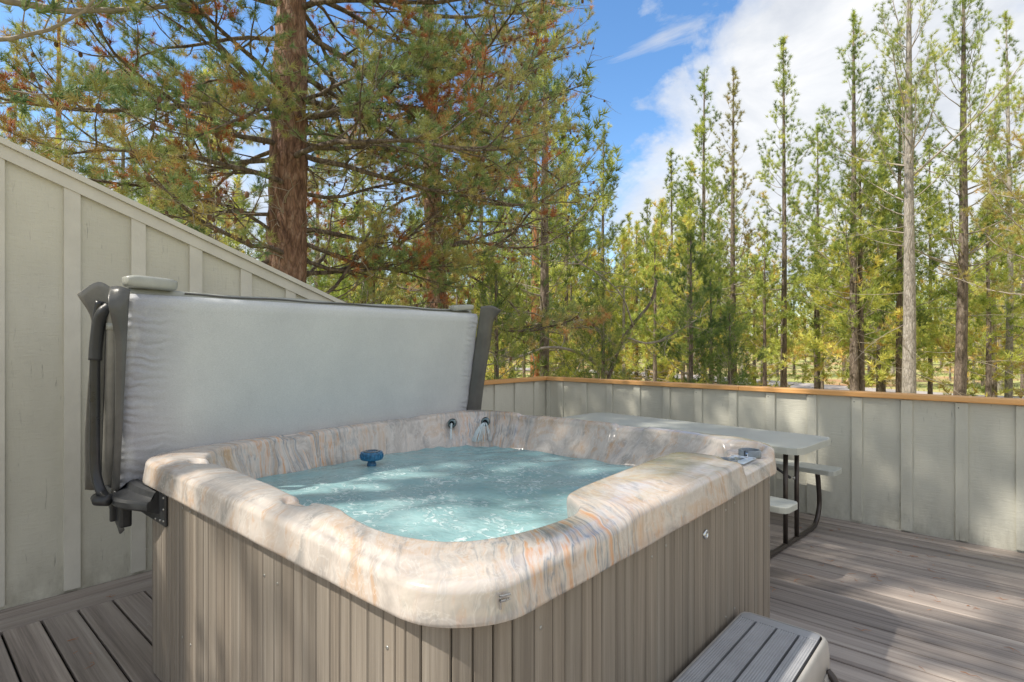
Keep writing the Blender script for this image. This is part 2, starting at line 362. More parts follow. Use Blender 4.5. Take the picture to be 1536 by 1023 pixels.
M['twig'] = simple('dead_twig', (.36, .31, .26), .8, .3, 12)
def leaf(name, stops, trans=.32):
    m, t, b = mat(name, stops[1][1], .5); a = attr(t)
    oi = N(t, 'ShaderNodeObjectInfo')
    c = ramp(t, a.outputs['Fac'], stops)
    c = mix(t, 1.0, c, ramp(t, oi.outputs['Random'], [(0, (.85, .9, .8)), (.5, (1, 1, 1)), (1, (1.18, 1.08, 1.0))]), 'MULTIPLY')
    t.links.new(c, b.inputs['Base Color']); b.inputs['Specular IOR Level'].default_value = .35
    tr = N(t, 'ShaderNodeBsdfTranslucent'); t.links.new(c, tr.inputs[0]); mx = N(t, 'ShaderNodeMixShader'); mx.inputs[0].default_value = trans
    t.links.new(b.outputs[0], mx.inputs[1]); t.links.new(tr.outputs[0], mx.inputs[2])
    t.links.new(mx.outputs[0], t.nodes['Material Output'].inputs[0]); return m
M['needle_near'] = leaf('near_needles', [(0, (.15, .25, .12)), (.35, (.36, .46, .20)), (.62, (.54, .50, .19)), (.85, (.64, .48, .21)), (1, (.64, .34, .15))])
M['needle_dark'] = leaf('dark_needles', [(0, (.10, .17, .06)), (.6, (.28, .36, .10)), (1, (.46, .45, .14))])
M['needle'] = leaf('pine_needles', [(0, (.13, .19, .055)), (.45, (.42, .50, .12)), (.9, (.74, .74, .19)), (1, (.72, .50, .17))])
M['needle_olive'] = leaf('olive_needles', [(0, (.26, .25, .09)), (.5, (.42, .40, .12)), (1, (.58, .42, .16))])
M['rust'] = leaf('dead_rust_needles', [(0, (.33, .12, .05)), (1, (.58, .29, .14))])
M['cone'] = simple('pine_cone', (.16, .09, .05), .8, .3, 40)
def ground_mat():
    m, t, b = mat('forest_floor', (.3, .3, .12), .95); o = objc(t)
    n = noise(t, o, .16, 5, .6, .4); n2 = noise(t, o, 5, 6, .7)
    c = ramp(t, n.outputs[0], [(.36, (.52, .30, .17)), (.45, (.54, .42, .22)), (.52, (.46, .46, .18)), (.66, (.36, .42, .14))])
    c = mix(t, .75, c, ramp(t, n2.outputs[0], [(.3, (.5,)*3), (.7, (1.35, 1.3, 1.1))]), 'MULTIPLY')
    t.links.new(c, b.inputs['Base Color']); bump(t, b, n2.outputs[0], .06); return m
M['ground'] = ground_mat()
M['road'] = simple('old_asphalt', (.42, .375, .35), .9, .15, .8)
M['grass'] = leaf('dry_grass', [(0, (.18, .22, .06)), (.6, (.34, .34, .11)), (1, (.46, .36, .16))], .3)

# ------------------------------------------------------------------ setting: ground, road, deck
GZ = -.85
g = G(); n = 60; L = 600
xs = np.sign(np.linspace(-1, 1, n))*np.abs(np.linspace(-1, 1, n))**2.2*L
vv = np.array([(x, y, GZ+.18*math.sin(x*.11+1)*math.cos(y*.09)-.18+max(0, math.hypot(x, y)-60)*.012) for y in xs for x in xs])
ii = np.arange(n-1)[:, None]*n+np.arange(n-1)[None]
g.add(vv, np.stack([ii, ii+1, ii+n+1, ii+n], -1).reshape(-1, 4)); tag(g.build('ground', M['ground'], smooth=True), kind='structure')
def gz(x, y): return GZ+.18*math.sin(x*.11+1)*math.cos(y*.09)-.18+max(0, math.hypot(x, y)-60)*.012
# road crossing the wood beyond the fence
pc = [at(2300, 600, 22), at(1536, 595, 26), at(1360, 585, 29), at(1180, 570, 34), at(930, 555, 46), at(700, 545, 62), at(400, 540, 90)]
pc = catmull([(p.x, p.y, 0) for p in pc], 8); g = G(); vs = []
for i, p in enumerate(pc):
    d = (pc[min(i+1, len(pc)-1)]-pc[max(i-1, 0)]).normalized(); nn = Vector((-d.y, d.x, 0))
    for k in range(5):
        q = p+nn*(-2.4+1.2*k); vs.append((q.x, q.y, gz(q.x, q.y)+.10))
q = [(i*5+k, i*5+k+1, i*5+k+6, i*5+k+5) for i in range(len(pc)-1) for k in range(4)]
g.add(vs, q); tag(g.build('road', M['road'], smooth=True), kind='structure')
# deck boards
WX, WY = -4.2575, 5.4515
g = G(); p = .1622; y = .418-p*22
k = 0
def board(g, x0, x1, y0, y1, tone, z1=0.0, th=.025, bev=.004):
    g.box(x0, x1, y0, y1, z1-th, z1, bev, 1, tone=tone)
while y < WY+.05:
    y1 = min(y+p-.0115, WY+.02)
    if y1-y > .02:
        cut = [WX+.3275, 2.9]
        for a, b_ in zip(cut, cut[1:]): board(g, a, b_-.003, y, y1, rnd.random())
    y += p; k += 1
tag(g.build('deck', M['deck']), kind='structure')
g = G()
for i in range(2):
    a = WX+.003+i*.1625
    for y0, y1 in ((-3.2, .1+i*1.3), (.1+i*1.3, WY)): board(g, a, a+.157, y0, y1-.003, rnd.random())
tag(g.build('deck_border', M['deckY']), kind='structure')
g = G(); g.box(-4.2, 2.8, -3.1, 5.4, -.32, -.045); 
for i in range(9): g.box(-4.15+i*.85, -4.05+i*.85, -3, 5.3, GZ-.4, -.33)
tag(g.build('deck_underframe', M['dark']), kind='structure')

# ------------------------------------------------------------------ privacy wall (left) and low fences
def ztop(y): return 2.643-.3695*(y-.443)
YE = 4.235
def slab(g, x0, x1, ya, yb, za, zb_a, zb_b, tone=0):      # box with sloping top, along y
    v = [(x0, ya, za), (x1, ya, za), (x1, yb, za), (x0, yb, za), (x0, ya, zb_a), (x1, ya, zb_a), (x1, yb, zb_b), (x0, yb, zb_b)]
    g.add(v, [(0, 3, 2, 1), (4, 5, 6, 7), (0, 1, 5, 4), (1, 2, 6, 5), (2, 3, 7, 6), (3, 0, 4, 7)], tone=tone)
wall = empty('privacy_wall', (WX, 1.5, 0)); tag(wall, 'tall board and batten wall with sloping top behind the hot tub', 'wall')
def rel(o, par):
    o.location = Vector(o.location)-Vector(par.location); return o
g = G(); slab(g, WX-.12, WX, -3.2, YE, -.5, ztop(-3.2)-.01, ztop(YE)-.01)
rel(g.build('siding_panel', M['siding'], wall), wall)
for i in range(-11, 11):
    y0 = .726+.3455*i
    if y0+.08 > YE: break
    g = G(); slab(g, WX+.0005, WX+.019, y0, y0+.08, .016+.006*rnd.random(), ztop(y0)-.085, ztop(y0+.08)-.085)
    rel(g.build('batten', M['trim'], wall), wall)
g = G(); slab(g, WX+.0008, WX+.026, -3.2, YE+.012, 0, 0, 0); v = g.v[0]; v[:4, 2] = [ztop(a)-.088 for a in v[:4, 1]]; v[4:, 2] = [ztop(a)-.012 for a in v[4:, 1]]
rel(g.build('trim_board', M['trim'], wall), wall)
g = G(); slab(g, WX-.14, WX+.045, -3.2, YE+.015, 0, 0, 0); v = g.v[0]; v[:4, 2] = [ztop(a)-.011 for a in v[:4, 1]]; v[4:, 2] = [ztop(a)+.024 for a in v[4:, 1]]
rel(g.build('top_cap', M['trim'], wall), wall)
FH = 1.105
lf = empty('low_fence', (WX, (YE+WY)/2, 0)); tag(lf, 'short low fence run with cedar cap beside the far end of the tub cover', 'fence', 'low deck fences')
g = G(); g.box(WX-.10, WX, YE+.016, WY+.1, -.5, FH-.041); rel(g.build('siding_panel', M['siding_low'], lf), lf)
for y0, y1 in ((4.512, 4.6), (4.85, 4.945), (5.204, 5.288)):
    g = G(); g.box(WX+.0005, WX+.019, y0, y1, .015, FH-.047, .002, 1); rel(g.build('batten', M['siding_low'], lf), lf)
g = G(); g.box(WX-.12, WX+.045, YE+.017, WY-.046, FH-.04, FH, .004, 1, tone=.4); rel(g.build('cedar_cap', M['cedarY'], lf), lf)
rf = empty('low_fence', (-1, WY, 0)); tag(rf, 'long low board and batten fence with orange cedar cap behind the picnic table', 'fence', 'low deck fences')
g = G(); g.box(WX+.0006, 2.9, WY, WY+.10, -.5, FH-.041); rel(g.build('siding_panel', M['siding_low'], rf), rf)
xb = [WX+.021]+[-4.068+.3441*i for i in range(21)]
for i, x0 in enumerate(xb):
    ww = .05 if i == 0 else .078
    g = G(); g.box(x0, x0+ww, WY-.0195, WY-.0005, .008+.012*rnd.random(), FH-.046, .002, 1); rel(g.build('batten', M['siding_low'], rf), rf)
    for zz in (FH-.085,):
        if i % 2 == 0 and i > 4:
            s = G(); s.lathe([(0, .0012), (.004, .001), (.004, 0)], (x0+.02, WY-.0195, zz), 10, Matrix.Rotation(R(90), 4, 'X')); rel(s.build('nail', M['dark'], rf), rf)
g = G()
xc = [WX-.12, -1.9, .55, 2.95]
for i, (a, b_) in enumerate(zip(xc, xc[1:])): g.box(a, b_-.002, WY-.045, WY+.12, FH-.04, FH, .004, 1, tone=rnd.random())
rel(g.build('cedar_cap', M['cedar'], rf), rf)

# ------------------------------------------------------------------ hot tub
X0, X1, Y0, Y1, CR = -3.12, -.83, .78, 3.08, .23
def rrect(x0, x1, y0, y1, r, n=10):
    out = []
    for cx, cy_, a0 in ((x1-r, y0+r, -90), (x1-r, y1-r, 0), (x0+r, y1-r, 90), (x0+r, y0+r, 180)):
        out += [(cx+r*math.cos(R(a0+90*i/n)), cy_+r*math.sin(R(a0+90*i/n))) for i in range(n+1)]
    return out
def chaikin(P, k=2):
    for _ in range(k):
        Q = []
        for i in range(len(P)):
            a, b_ = P[i], P[(i+1) % len(P)]
            Q += [(a[0]*.75+b_[0]*.25, a[1]*.75+b_[1]*.25), (a[0]*.25+b_[0]*.75, a[1]*.25+b_[1]*.75)]
        P = Q
    return P
CC = np.array((-1.98, 1.93))
def polar(P, phi):
    P = np.array(P)-CC; Q = np.roll(P, -1, 0); out = np.zeros_like(phi)
    for i, a in enumerate(phi):
        d = np.array((math.cos(a), math.sin(a))); e = Q-P
        den_ = d[0]*e[:, 1]-d[1]*e[:, 0]; den_[np.abs(den_) < 1e-12] = 1e-12
        t = (P[:, 0]*e[:, 1]-P[:, 1]*e[:, 0])/den_; u = (P[:, 0]*d[1]-P[:, 1]*d[0])/den_
        ok = (t > 0) & (u >= -1e-6) & (u <= 1+1e-6); out[i] = t[ok].max() if ok.any() else np.nan
    return out
inner = [(-2.99, 1.42), (-2.97, 1.22), (-2.90, 1.10), (-2.78, 1.00), (-2.60, .962), (-2.47, .978), (-2.26, .972), (-2.0, .962), (-1.82, .948), (-1.72, .935), (-1.66, .968), (-1.58, .972), (-1.49, .944),
         (-1.39, .938), (-1.28, .952), (-1.17, .988), (-1.10, 1.035), (-1.055, 1.10), (-1.02, 1.22), (-1.005, 1.34), (-1.005, 1.44), (-1.035, 1.50), (-1.10, 1.515), (-1.125, 1.56), (-1.14, 1.70), (-1.155, 2.05),
         (-1.16, 2.36), (-1.14, 2.44), (-1.06, 2.52), (-1.03, 2.62), (-1.02, 2.76), (-1.06, 2.86), (-1.16, 2.93), (-1.35, 2.975), (-1.60, 2.985), (-1.64, 2.985), (-1.70, 2.99), (-1.80, 2.99), (-2.0, 2.99), (-2.30, 2.985), (-2.44, 2.965), (-2.50, 2.985),
         (-2.62, 2.99), (-2.82, 2.975), (-2.93, 2.90), (-2.985, 2.78), (-3.0, 2.6), (-3.0, 2.42), (-2.985, 2.34), (-2.985, 2.2), (-3.0, 2.12), (-3.0, 1.8), (-2.995, 1.68), (-2.985, 1.6), (-2.985, 1.5)]
waterl = [(-2.955, 1.42), (-2.95, 1.28), (-2.88, 1.16), (-2.75, 1.07), (-2.60, 1.03), (-2.2, 1.02), (-1.7, 1.02), (-1.5, 1.0), (-1.3, 1.01), (-1.18, 1.06), (-1.10, 1.15), (-1.06, 1.27), (-1.05, 1.44), (-1.08, 1.53), (-1.15, 1.60),
          (-1.19, 1.9), (-1.20, 2.36), (-1.17, 2.50), (-1.12, 2.66), (-1.16, 2.78), (-1.3, 2.84), (-1.55, 2.86), (-1.68, 2.84), (-1.75, 2.84), (-1.80, 2.865), (-2.2, 2.865), (-2.33, 2.86), (-2.40, 2.825), (-2.60, 2.79), (-2.75, 2.72),
          (-2.86, 2.60), (-2.915, 2.46), (-2.93, 2.36), (-2.925, 2.30), (-2.925, 2.20), (-2.96, 2.16), (-2.965, 1.8), (-2.95, 1.64), (-2.92, 1.60), (-2.92, 1.50)]
inner = chaikin(inner, 2); waterl = chaikin(waterl, 2)
NP = 900
# sample angles evenly by outline length
O = np.array(rrect(X0, X1, Y0, Y1, CR, 14)); Oc = np.vstack([O, O[:1]]); sl = np.concatenate([[0], np.cumsum(np.linalg.norm(np.diff(Oc, axis=0), axis=1))])
uu = np.linspace(0, sl[-1], NP, endpoint=False); ox = np.interp(uu, sl, Oc[:, 0]); oy = np.interp(uu, sl, Oc[:, 1])
phi = np.arctan2(oy-CC[1], ox-CC[0]); ro = np.hypot(ox-CC[0], oy-CC[1])
# the two contours inset for the rounded shoulder
rI = polar(inner, phi); rW = polar(waterl, phi)
cx_, sx_ = np.cos(phi), np.sin(phi)
def ins(d):   # distance inward along true normal turned into the ray's distance
    P = np.array(rrect(X0+d, X1-d, Y0+d, Y1-d, max(CR-d, .02), 14)); return polar([tuple(p) for p in P], phi)
def sstep(a, b_, x): t = np.clip((x-a)/(b_-a), 0, 1); return t*t*(3-2*t)
def box01(x, a, b_, s): return sstep(a-s, a+s, x)*(1-sstep(b_-s, b_+s, x))
cups = [(-3.02, 1.55, .055, .10, 0), (-3.02, 2.42, .055, .10, 0), (-2.66, .925, .085, .038, 0), (-1.74, .90, .075, .034, 0), (-2.50, 3.02, .11, .05, 0), (-1.70, 3.02, .11, .05, 0)]
def ztopf(x, y):
    z = .984+.0105*(y-.78)
    lowc = sstep(1.50, 1.40, y)*0 
    plat = box01(y, 1.515, 2.455, .03)*sstep(-1.42, -1.3, x)
    z = z+.006*plat-.012*(1-sstep(1.40, 1.53, y))*sstep(-1.5, -1.2, x)
    rec = box01(y, 2.47, 2.90, .022)*sstep(-1.5, -1.3, x)*(1-0*x)
    z = z-.046*rec
    post = 0
    for cx, cy0, ax, ay, _ in cups:
        q = np.sqrt(((x-cx)/ax)**2+((y-cy0)/ay)**2); z = z-.016*(1-sstep(.82, 1.05, q))
    return z
rings = []
def ring(r, z): rings.append((r*cx_+CC[0], r*sx_+CC[1], np.broadcast_to(z, phi.shape).astype(float)))
r0 = ins(.0); zt0 = ztopf(r0*cx_+CC[0], r0*sx_+CC[1])
ring(ins(.045), .885); ring(ins(.042), .872); ring(ins(.008), .870); ring(ins(.001), .875); ring(r0, .884)
zo = zt0-.034
for f in (.33, .66): ring(ins(.010*f), .884*(1-f)+zo*f)
rs = .028
for k in range(9):
    a = k/8*math.pi/2; ring(ins(.010+rs*(1-math.cos(a))*1.05), zo+rs*math.sin(a)*.93)
rB = ins(.010+rs*1.05)
lipr = .028
rI2 = rI
for k in range(1, 15):
    f = k/14; r = rB+(rI2+lipr*.9-rB)*f; x = r*cx_+CC[0]; y = r*sx_+CC[1]
    zz = ztopf(x, y); zshoulder = zo+rs*.93; crown = .004*math.sin(math.pi*min(1, f*1.0))
    ring(r, np.where(f < .25, zshoulder+(zz+crown-zshoulder)*(f/.25), zz+crown))
zl = rings[-1][2]
for k in range(1, 8):
    a = k/7*math.pi/2; ring(rI2+lipr*.9*(1-math.sin(a)), zl-lipr*(1-math.cos(a)))
zi = rings[-1][2]
for k in range(1, 13):
    f = k/12; e = f**1.15; r = rI2*(1-e)+rW*e; ring(r, zi*(1-f)+.80*f)
for k in range(1, 6):
    f = k/5; ring(rW*(1-.06*f*f), .80-.30*f)
V = np.array([np.stack(q, -1) for q in rings]); m = len(rings)
# small undulation so that highlights wander
V[:, :, 2] += .0012*np.sin(V[:, :, 0]*23+1)*np.sin(V[:, :, 1]*19)
tub = empty('hot_tub', ((X0+X1)/2, (Y0+Y1)/2, 0)); tag(tub, 'square hot tub with swirled marble shell and brown plank cabinet', 'hot tub')
g = G(); i = np.arange(m-1)[:, None]*NP; j = np.arange(NP)[None]; k = (j+1) % NP
g.add(V.reshape(-1, 3), np.stack([i+j, i+k, i+NP+k, i+NP+j], -1).reshape(-1, 4))
shell = g.build('shell', M['marble'], tub, True); shell.location = -Vector(tub.location)
cross = np.concatenate([[np.zeros(NP)], np.cumsum(np.linalg.norm(np.diff(V, axis=0), axis=2), axis=0)])
fl = np.zeros((m, NP, 3), np.float32); fl[:, :, 0] = np.cos(uu/sl[-1]*2*np.pi)*1.35; fl[:, :, 1] = np.sin(uu/sl[-1]*2*np.pi)*1.35; fl[:, :, 2] = cross
fa = shell.data.attributes.new('flow', 'FLOAT_VECTOR', 'POINT'); fa.data.foreach_set('vector', fl.ravel())
# cabinet planks
def outline(x0, x1, y0, y1, r):
    P = np.array(rrect(x0, x1, y0, y1, r, 16)); P = np.vstack([P, P[:1]]); s = np.concatenate([[0], np.cumsum(np.linalg.norm(np.diff(P, axis=0), axis=1))])
    def f(u):
        u = u % s[-1]; return np.array((np.interp(u, s, P[:, 0]), np.interp(u, s, P[:, 1])))
    return f, s[-1]
fo, per = outline(X0+.03, X1-.03, Y0+.038, Y1-.03, .2); fi, _ = outline(X0+.03, X1-.03, Y0+.038, Y1-.03, .2)
g = G(); u = 0; r2 = random.Random(4); ct = np.array(((X0+X1)/2, (Y0+Y1)/2))
while u < per-.01:
    ww = r2.choice([.048, .050, .052, .066, .074, .076, .078]); 
    if per-u-ww < .03: ww = per-u
    a = [u+.0015, *np.linspace(u+.0045, u+ww-.0045, 5), u+ww-.0015]; tone = r2.random(); v = []
    for ii_, t in enumerate(a):
        p_ = fo(t); q_ = fo(t+.002); tg = (q_-p_)/(np.linalg.norm(q_-p_)+1e-9); nn = np.array((tg[1], -tg[0])); dep = -.0032 if ii_ in (0, 6) else 0.0
        o_ = p_+nn*dep; v += [(*o_, .012), (*o_, .876)]
    # recessed groove floor
    p_ = fo(u+ww+.0015); p0 = fo(u+ww-.0015); tg = (p_-p0)/(np.linalg.norm(p_-p0)+1e-9); nn = np.array((tg[1], -tg[0]))
    g.add(v, [(2*q_, 2*q_+2, 2*q_+3, 2*q_+1) for q_ in range(6)], tone=tone)
    a0 = p0-nn*.0035; a1 = p_-nn*.0035; b0 = p0-nn*.012; b1 = p_-nn*.012
    g.add([(*a0, .012), (*b0, .012), (*b1, .012), (*a1, .012), (*a0, .876), (*b0, .876), (*b1, .876), (*a1, .876)], [(0, 1, 5, 4), (1, 2, 6, 5), (2, 3, 7, 6)], tone=0)
    u += ww
cab = g.build('cabinet', M['skirt'], tub); cab.location = -Vector(tub.location)
g = G(); P = rrect(X0+.07, X1-.07, Y0+.078, Y1-.07, .17, 8); nP = len(P)
g.add([(*p_, 0.001) for p_ in P]+[(*p_, .86) for p_ in P], [(i_, (i_+1) % nP, (i_+1) % nP+nP, i_+nP) for i_ in range(nP)])
bs = g.build('base_pan', M['dark'], tub); bs.location = -Vector(tub.location)
# screws, seen as pale heads on the planks
YF, XR = Y0+.038, X1-.03
scr = [(-2.53, .83), (-2.445, .83), (-1.79, .755), (-1.70, .755), (-1.13, .76), (-2.99, .55), (-2.53, .30), (-2.44, .30), (-2.98, .20)]
for x, z in scr:
    s = G(); s.lathe([(0, .0022), (.0025, .0018), (.0048, .0012), (.0054, 0)], (x, YF-.0003, z), 12, Matrix.Rotation(R(90), 4, 'X')); rel(s.build('screw', M['zinc'], tub, True), tub)
scr2 = [(1.08, .80), (1.66, .81), (1.76, .82), (2.30, .82), (2.40, .83), (2.30, .38), (2.40, .38), (2.86, .62), (1.98, .18), (2.86, .83)]
for y, z in scr2:
    s = G(); s.lathe([(0, .0022), (.0025, .0018), (.0048, .0012), (.0054, 0)], (XR+.0003, y, z), 12, Matrix.Rotation(R(90), 4, 'Y')); rel(s.build('screw', M['zinc'], tub, True), tub)
s = G(); s.lathe([(.009, .002), (.010, .007), (.016, .008), (.018, .005), (.019, 0)], (XR+.0005, 2.09, .775), 24, Matrix.Rotation(R(90), 4, 'Y')); rel(s.build('light_ring', M['chrome'], tub, True), tub)
s = G(); s.lathe([(0, .0025), (.009, .0025)], (XR+.0005, 2.09, .775), 20, Matrix.Rotation(R(90), 4, 'Y')); rel(s.build('light_lens', M['smoke'], tub), tub)
# raised chrome mark on the corner of the shell (two bars like a letter F)
an = math.atan2(.947-(Y0+CR), -.893-(X1-CR)); cxn, cyn = X1-CR, Y0+CR
Mk = Matrix.Translation((cxn+math.cos(an)*(CR+.0), cyn+math.sin(an)*(CR+.0), .922)) @ Matrix.Rotation(an+R(90), 4, 'Z')
s = G()
for x0, x1, z0, z1 in ((-.012, .016, .012, .016), (-.012, -.008, .008, .0165), (-.012, .004, .0, .005), (-.012, -.008, -.016, .005), (.0055, .0095, .001, .005), (.011, .015, .002, .006)):
    s.box(x0, x1, -.0035, .004, z0, z1, .0006, 1, M=Mk)
rel(s.build('emblem', M['chrome'], tub), tub)
# topside controls in their recess
PZ = .962
s = G(); s.box(-.052, .052, -.085, .085, 0, .007, .004, 2, M=Matrix.Translation((-.935, 2.665, PZ-.004)) @ Matrix.Rotation(R(0), 4, 'Z')); pn = rel(s.build('control_panel', M['panel'], tub, False), tub)
s = G(); s.box(-.03, .012, -.028, .03, .0, .0012, M=Matrix.Translation((-.93, 2.665, PZ+.0033))); sc1 = s.build('display', M['smoke'], pn); sc1.location = (0, 0, 0)
for k_ in range(4):
    s = G(); s.lathe([(0, .002), (.006, .0018), (.007, 0)], (-.985+.034*k_, 2.72-.0*k_, PZ+.0035), 12); b_ = s.build('button', M['step'], pn, True); b_.location = (0, 0, 0)
for yy, rr_ in ((2.80, .052), (2.50, .046)):
    s = G()
    arc = [(-.93+rr_*math.cos(t), yy+.0+rr_*math.sin(t)) for t in np.linspace(R(-80), R(260), 26)]
    v = []
    for x, y in arc:
        d = (Vector((x+.93, y-yy))).normalized()
        for rr2, z in ((0, 0), (.0, .03), (-.006, .033), (-.012, .03), (-.012, 0)): v.append((x+d.x*rr2, y+d.y*rr2, PZ-.004+z))
    s.add(v, [(i_*5+k_, i_*5+k_+1, i_*5+k_+6, i_*5+k_+5) for i_ in range(25) for k_ in range(4)])
    kn = rel(s.build('diverter_handle', M['smoke'], tub, True), tub)
    s = G(); s.lathe([(0, .012), (rr_*.5, .012), (rr_*.62, .006), (rr_*.64, -.004)], (-.93, yy, PZ), 24); h_ = s.build('hub', M['chrome'], kn, True); h_.location = (0, 0, 0)
# two jets in the far corner with falling water
jn = Vector((.62, -.78, 0)).normalized()
def jet(px, py, base):
    d = at(px, py, 1)-cam.location
    # meet the sloping corner face, a vertical plane through base
    t = (Vector(base)-cam.location).dot(jn)/d.dot(jn); return cam.location+d*t
JB = (-2.70, 2.855, .93)
rotj = jn.to_track_quat('Z', 'Y').to_matrix().to_4x4()
jets = [jet(678, 635, JB), jet(728, 633, JB)]
for jp in jets:
    s = G(); s.lathe([(.010, -.012), (.012, .006), (.019, .016), (.026, .014), (.031, .006), (.032, -.03)], jp, 24, rotj); jo = rel(s.build('water_jet_nozzle', M['jet'], tub, True), tub)
    s = G(); s.lathe([(0, .004), (.013, .002)], jp, 16, rotj); q = s.build('nozzle_bore', M['dark'], jo); q.location = (0, 0, 0)
# water
P = np.array([(r*c+CC[0], r*s_+CC[1]) for r, c, s_ in zip(rW*1.004+.004, cx_, sx_)]); P = P[::3]; nr = 60; v = []
rw = np.random.RandomState(5)
def wave(x, y):
    z = 0
    for a, b_, ph, am in ((9, 4, 0, .0028), (-5, 11, 1, .0025), (17, -13, 2, .0016), (23, 21, 4, .0013), (-31, 18, 5, .0009)): z += am*math.sin(a*x+b_*y+ph)
    # ripples spreading from where the streams fall
    for jp in jets:
        lx, ly = jp.x+jn.x*.06, jp.y+jn.y*.06; dd = math.hypot(x-lx, y-ly); z += .006*math.exp(-dd*5)*math.cos(dd*60)
    return z
for k_ in range(nr+1):
    f = (k_/nr)
    for p_ in P: x = CC[0]+(p_[0]-CC[0])*f; y = CC[1]+(p_[1]-CC[1])*f; v.append((x, y, .80+wave(x, y)))
g = G(); nq = len(P); i = np.arange(nr)[:, None]*nq; j = np.arange(nq)[None]; k = (j+1) % nq
g.add(v, np.stack([i+j, i+k, i+nq+k, i+nq+j], -1).reshape(-1, 4)); tag(g.build('water', M['water'], None, True), kind='structure')
g = G(); jp = jets[0]; st = jp+jn*.018
g.tube([st+jn*.04*t+Vector((0, 0, -.006*t-(.125)*t*t)) for t in np.linspace(0, 1, 8)], [.007, .0075, .007, .0065, .0075, .007, .008, .012], 8)
sp1 = g.build('water_stream', M['stream'], tub, True); rel(sp1, tub)
g = G(); jp = jets[1]; st = jp+jn*.015; r3 = random.Random(8)
for k_ in range(26):
    a = r3.uniform(-.9, .5); side = Vector((-jn.y, jn.x, 0)); sp_ = r3.uniform(.03, .11)
    g.tube([st+jn*sp_*t+side*(a*.10*t)+Vector((0, 0, -.12*t*t)) for t in np.linspace(0, 1, 7)], [.0018]*3+[.0015, .0024, .0013, .0024], 5)
rel(g.build('water_spray', M['stream'], tub, True), tub)

# floating blue dispenser
fb = Vector((-2.755, 1.885, .80)); fd = empty('chlorine_floater', fb); tag(fd, 'round blue plastic chemical dispenser floating upright in the water', 'dispenser')
s = G(); s.lathe([(0, -.06), (.02, -.06), (.026, -.02), (.027, .01), (.022, .022), (.024, .03), (.034, .034)], (0, 0, 0), 28); s.build('stem', M['blue'], fd, True)
s = G(); s.lathe([(.02, .033), (.056, .034), (.0625, .037), (.064, .043), (.064, .074), (.062, .079), (.055, .081), (.03, .080), (0, .080)], (0, 0, 0), 36)
for k_ in range(18):
    a = k_/18*2*math.pi; s.box(-.003, .003, -.0012, .0012, .046, .068, .0004, 1, M=Matrix.Rotation(a, 4, 'Z') @ Matrix.Translation((.0642, 0, 0)))
hd = s.build('float_head', M['blue'], fd); smooth_angle(hd)
s = G(); s.lathe([(.045, .0815), (.046, .085), (.034, .0855), (.033, .0815)], (0, 0, 0), 30); s.build('cap_ring', M['smoke'], fd, True)

# ------------------------------------------------------------------ folded cover on its lifter
cov_ = empty('tub_cover', (-3.15, 1.87, .7)); tag(cov_, 'folded grey tub cover standing upright on its lifter along the rim', 'cover')
CY0, CY1 = .745, 3.0
def cpanel(xt, xb_, th, y0, y1, zt, zb, bulge, seed):
    """soft foam slab: front face subdivided and slightly billowed"""
    g = G(); ny, nz = 60, 30; rs_ = np.random.RandomState(seed); pts = {}
    V_ = []
    def face(side):
        out = []
        for iz in range(nz+1):
            for iy in range(ny+1):
                fy, fz = iy/ny, iz/nz
                y = y0+(y1-y0)*fy; z = zb+(zt-zb)*fz
                ex = min(fy, 1-fy)*(y1-y0); ez = min(fz, 1-fz)*(zt-zb); rr = .022
                ed = 0
                if ex < rr: ed += rr-math.sqrt(max(0, rr*rr-(rr-ex)**2))
                if ez < rr: ed += rr-math.sqrt(max(0, rr*rr-(rr-ez)**2))
                x = xb_+(xt-xb_)*fz+bulge*math.sin(math.pi*fy)*math.sin(math.pi*fz)+.004*math.sin(7*y+3*z+seed)-ed
                x += .002*math.sin(31*z+4*y)*math.exp(-ex*9)
                if side: x = xb_+(xt-xb_)*fz-th+ed*.8
                out.append((x, y, z))
        return out
    A = face(0); B = face(1); nn_ = (ny+1)*(nz+1); V_ = A+B; Q = []
    for iz in range(nz):
        for iy in range(ny):
            a = iz*(ny+1)+iy; Q.append((a, a+1, a+ny+2, a+ny+1)); b_ = a+nn_; Q.append((b_, b_+ny+1, b_+ny+2, b_+1))
    for iy in range(ny):
        a = iy; Q.append((a, a+nn_, a+1+nn_, a+1)); a = nz*(ny+1)+iy; Q.append((a, a+1, a+1+nn_, a+nn_))
    for iz in range(nz):
        a = iz*(ny+1); Q.append((a, a+ny+1, a+ny+1+nn_, a+nn_)); a += ny; Q.append((a, a+nn_, a+ny+1+nn_, a+ny+1))
    g.add(V_, Q); return g
o = rel(cpanel(-2.972, -3.150, .085, CY0, CY1, 1.735, .70, .008, 1).build('lining_panel', M['cover'], cov_, True), cov_)
o = rel(cpanel(-3.072, -3.255, .085, CY0+.01, CY1-.005, 1.745, .72, .0, 2).build('rear_panel', M['vinyl_pale'], cov_, True), cov_)
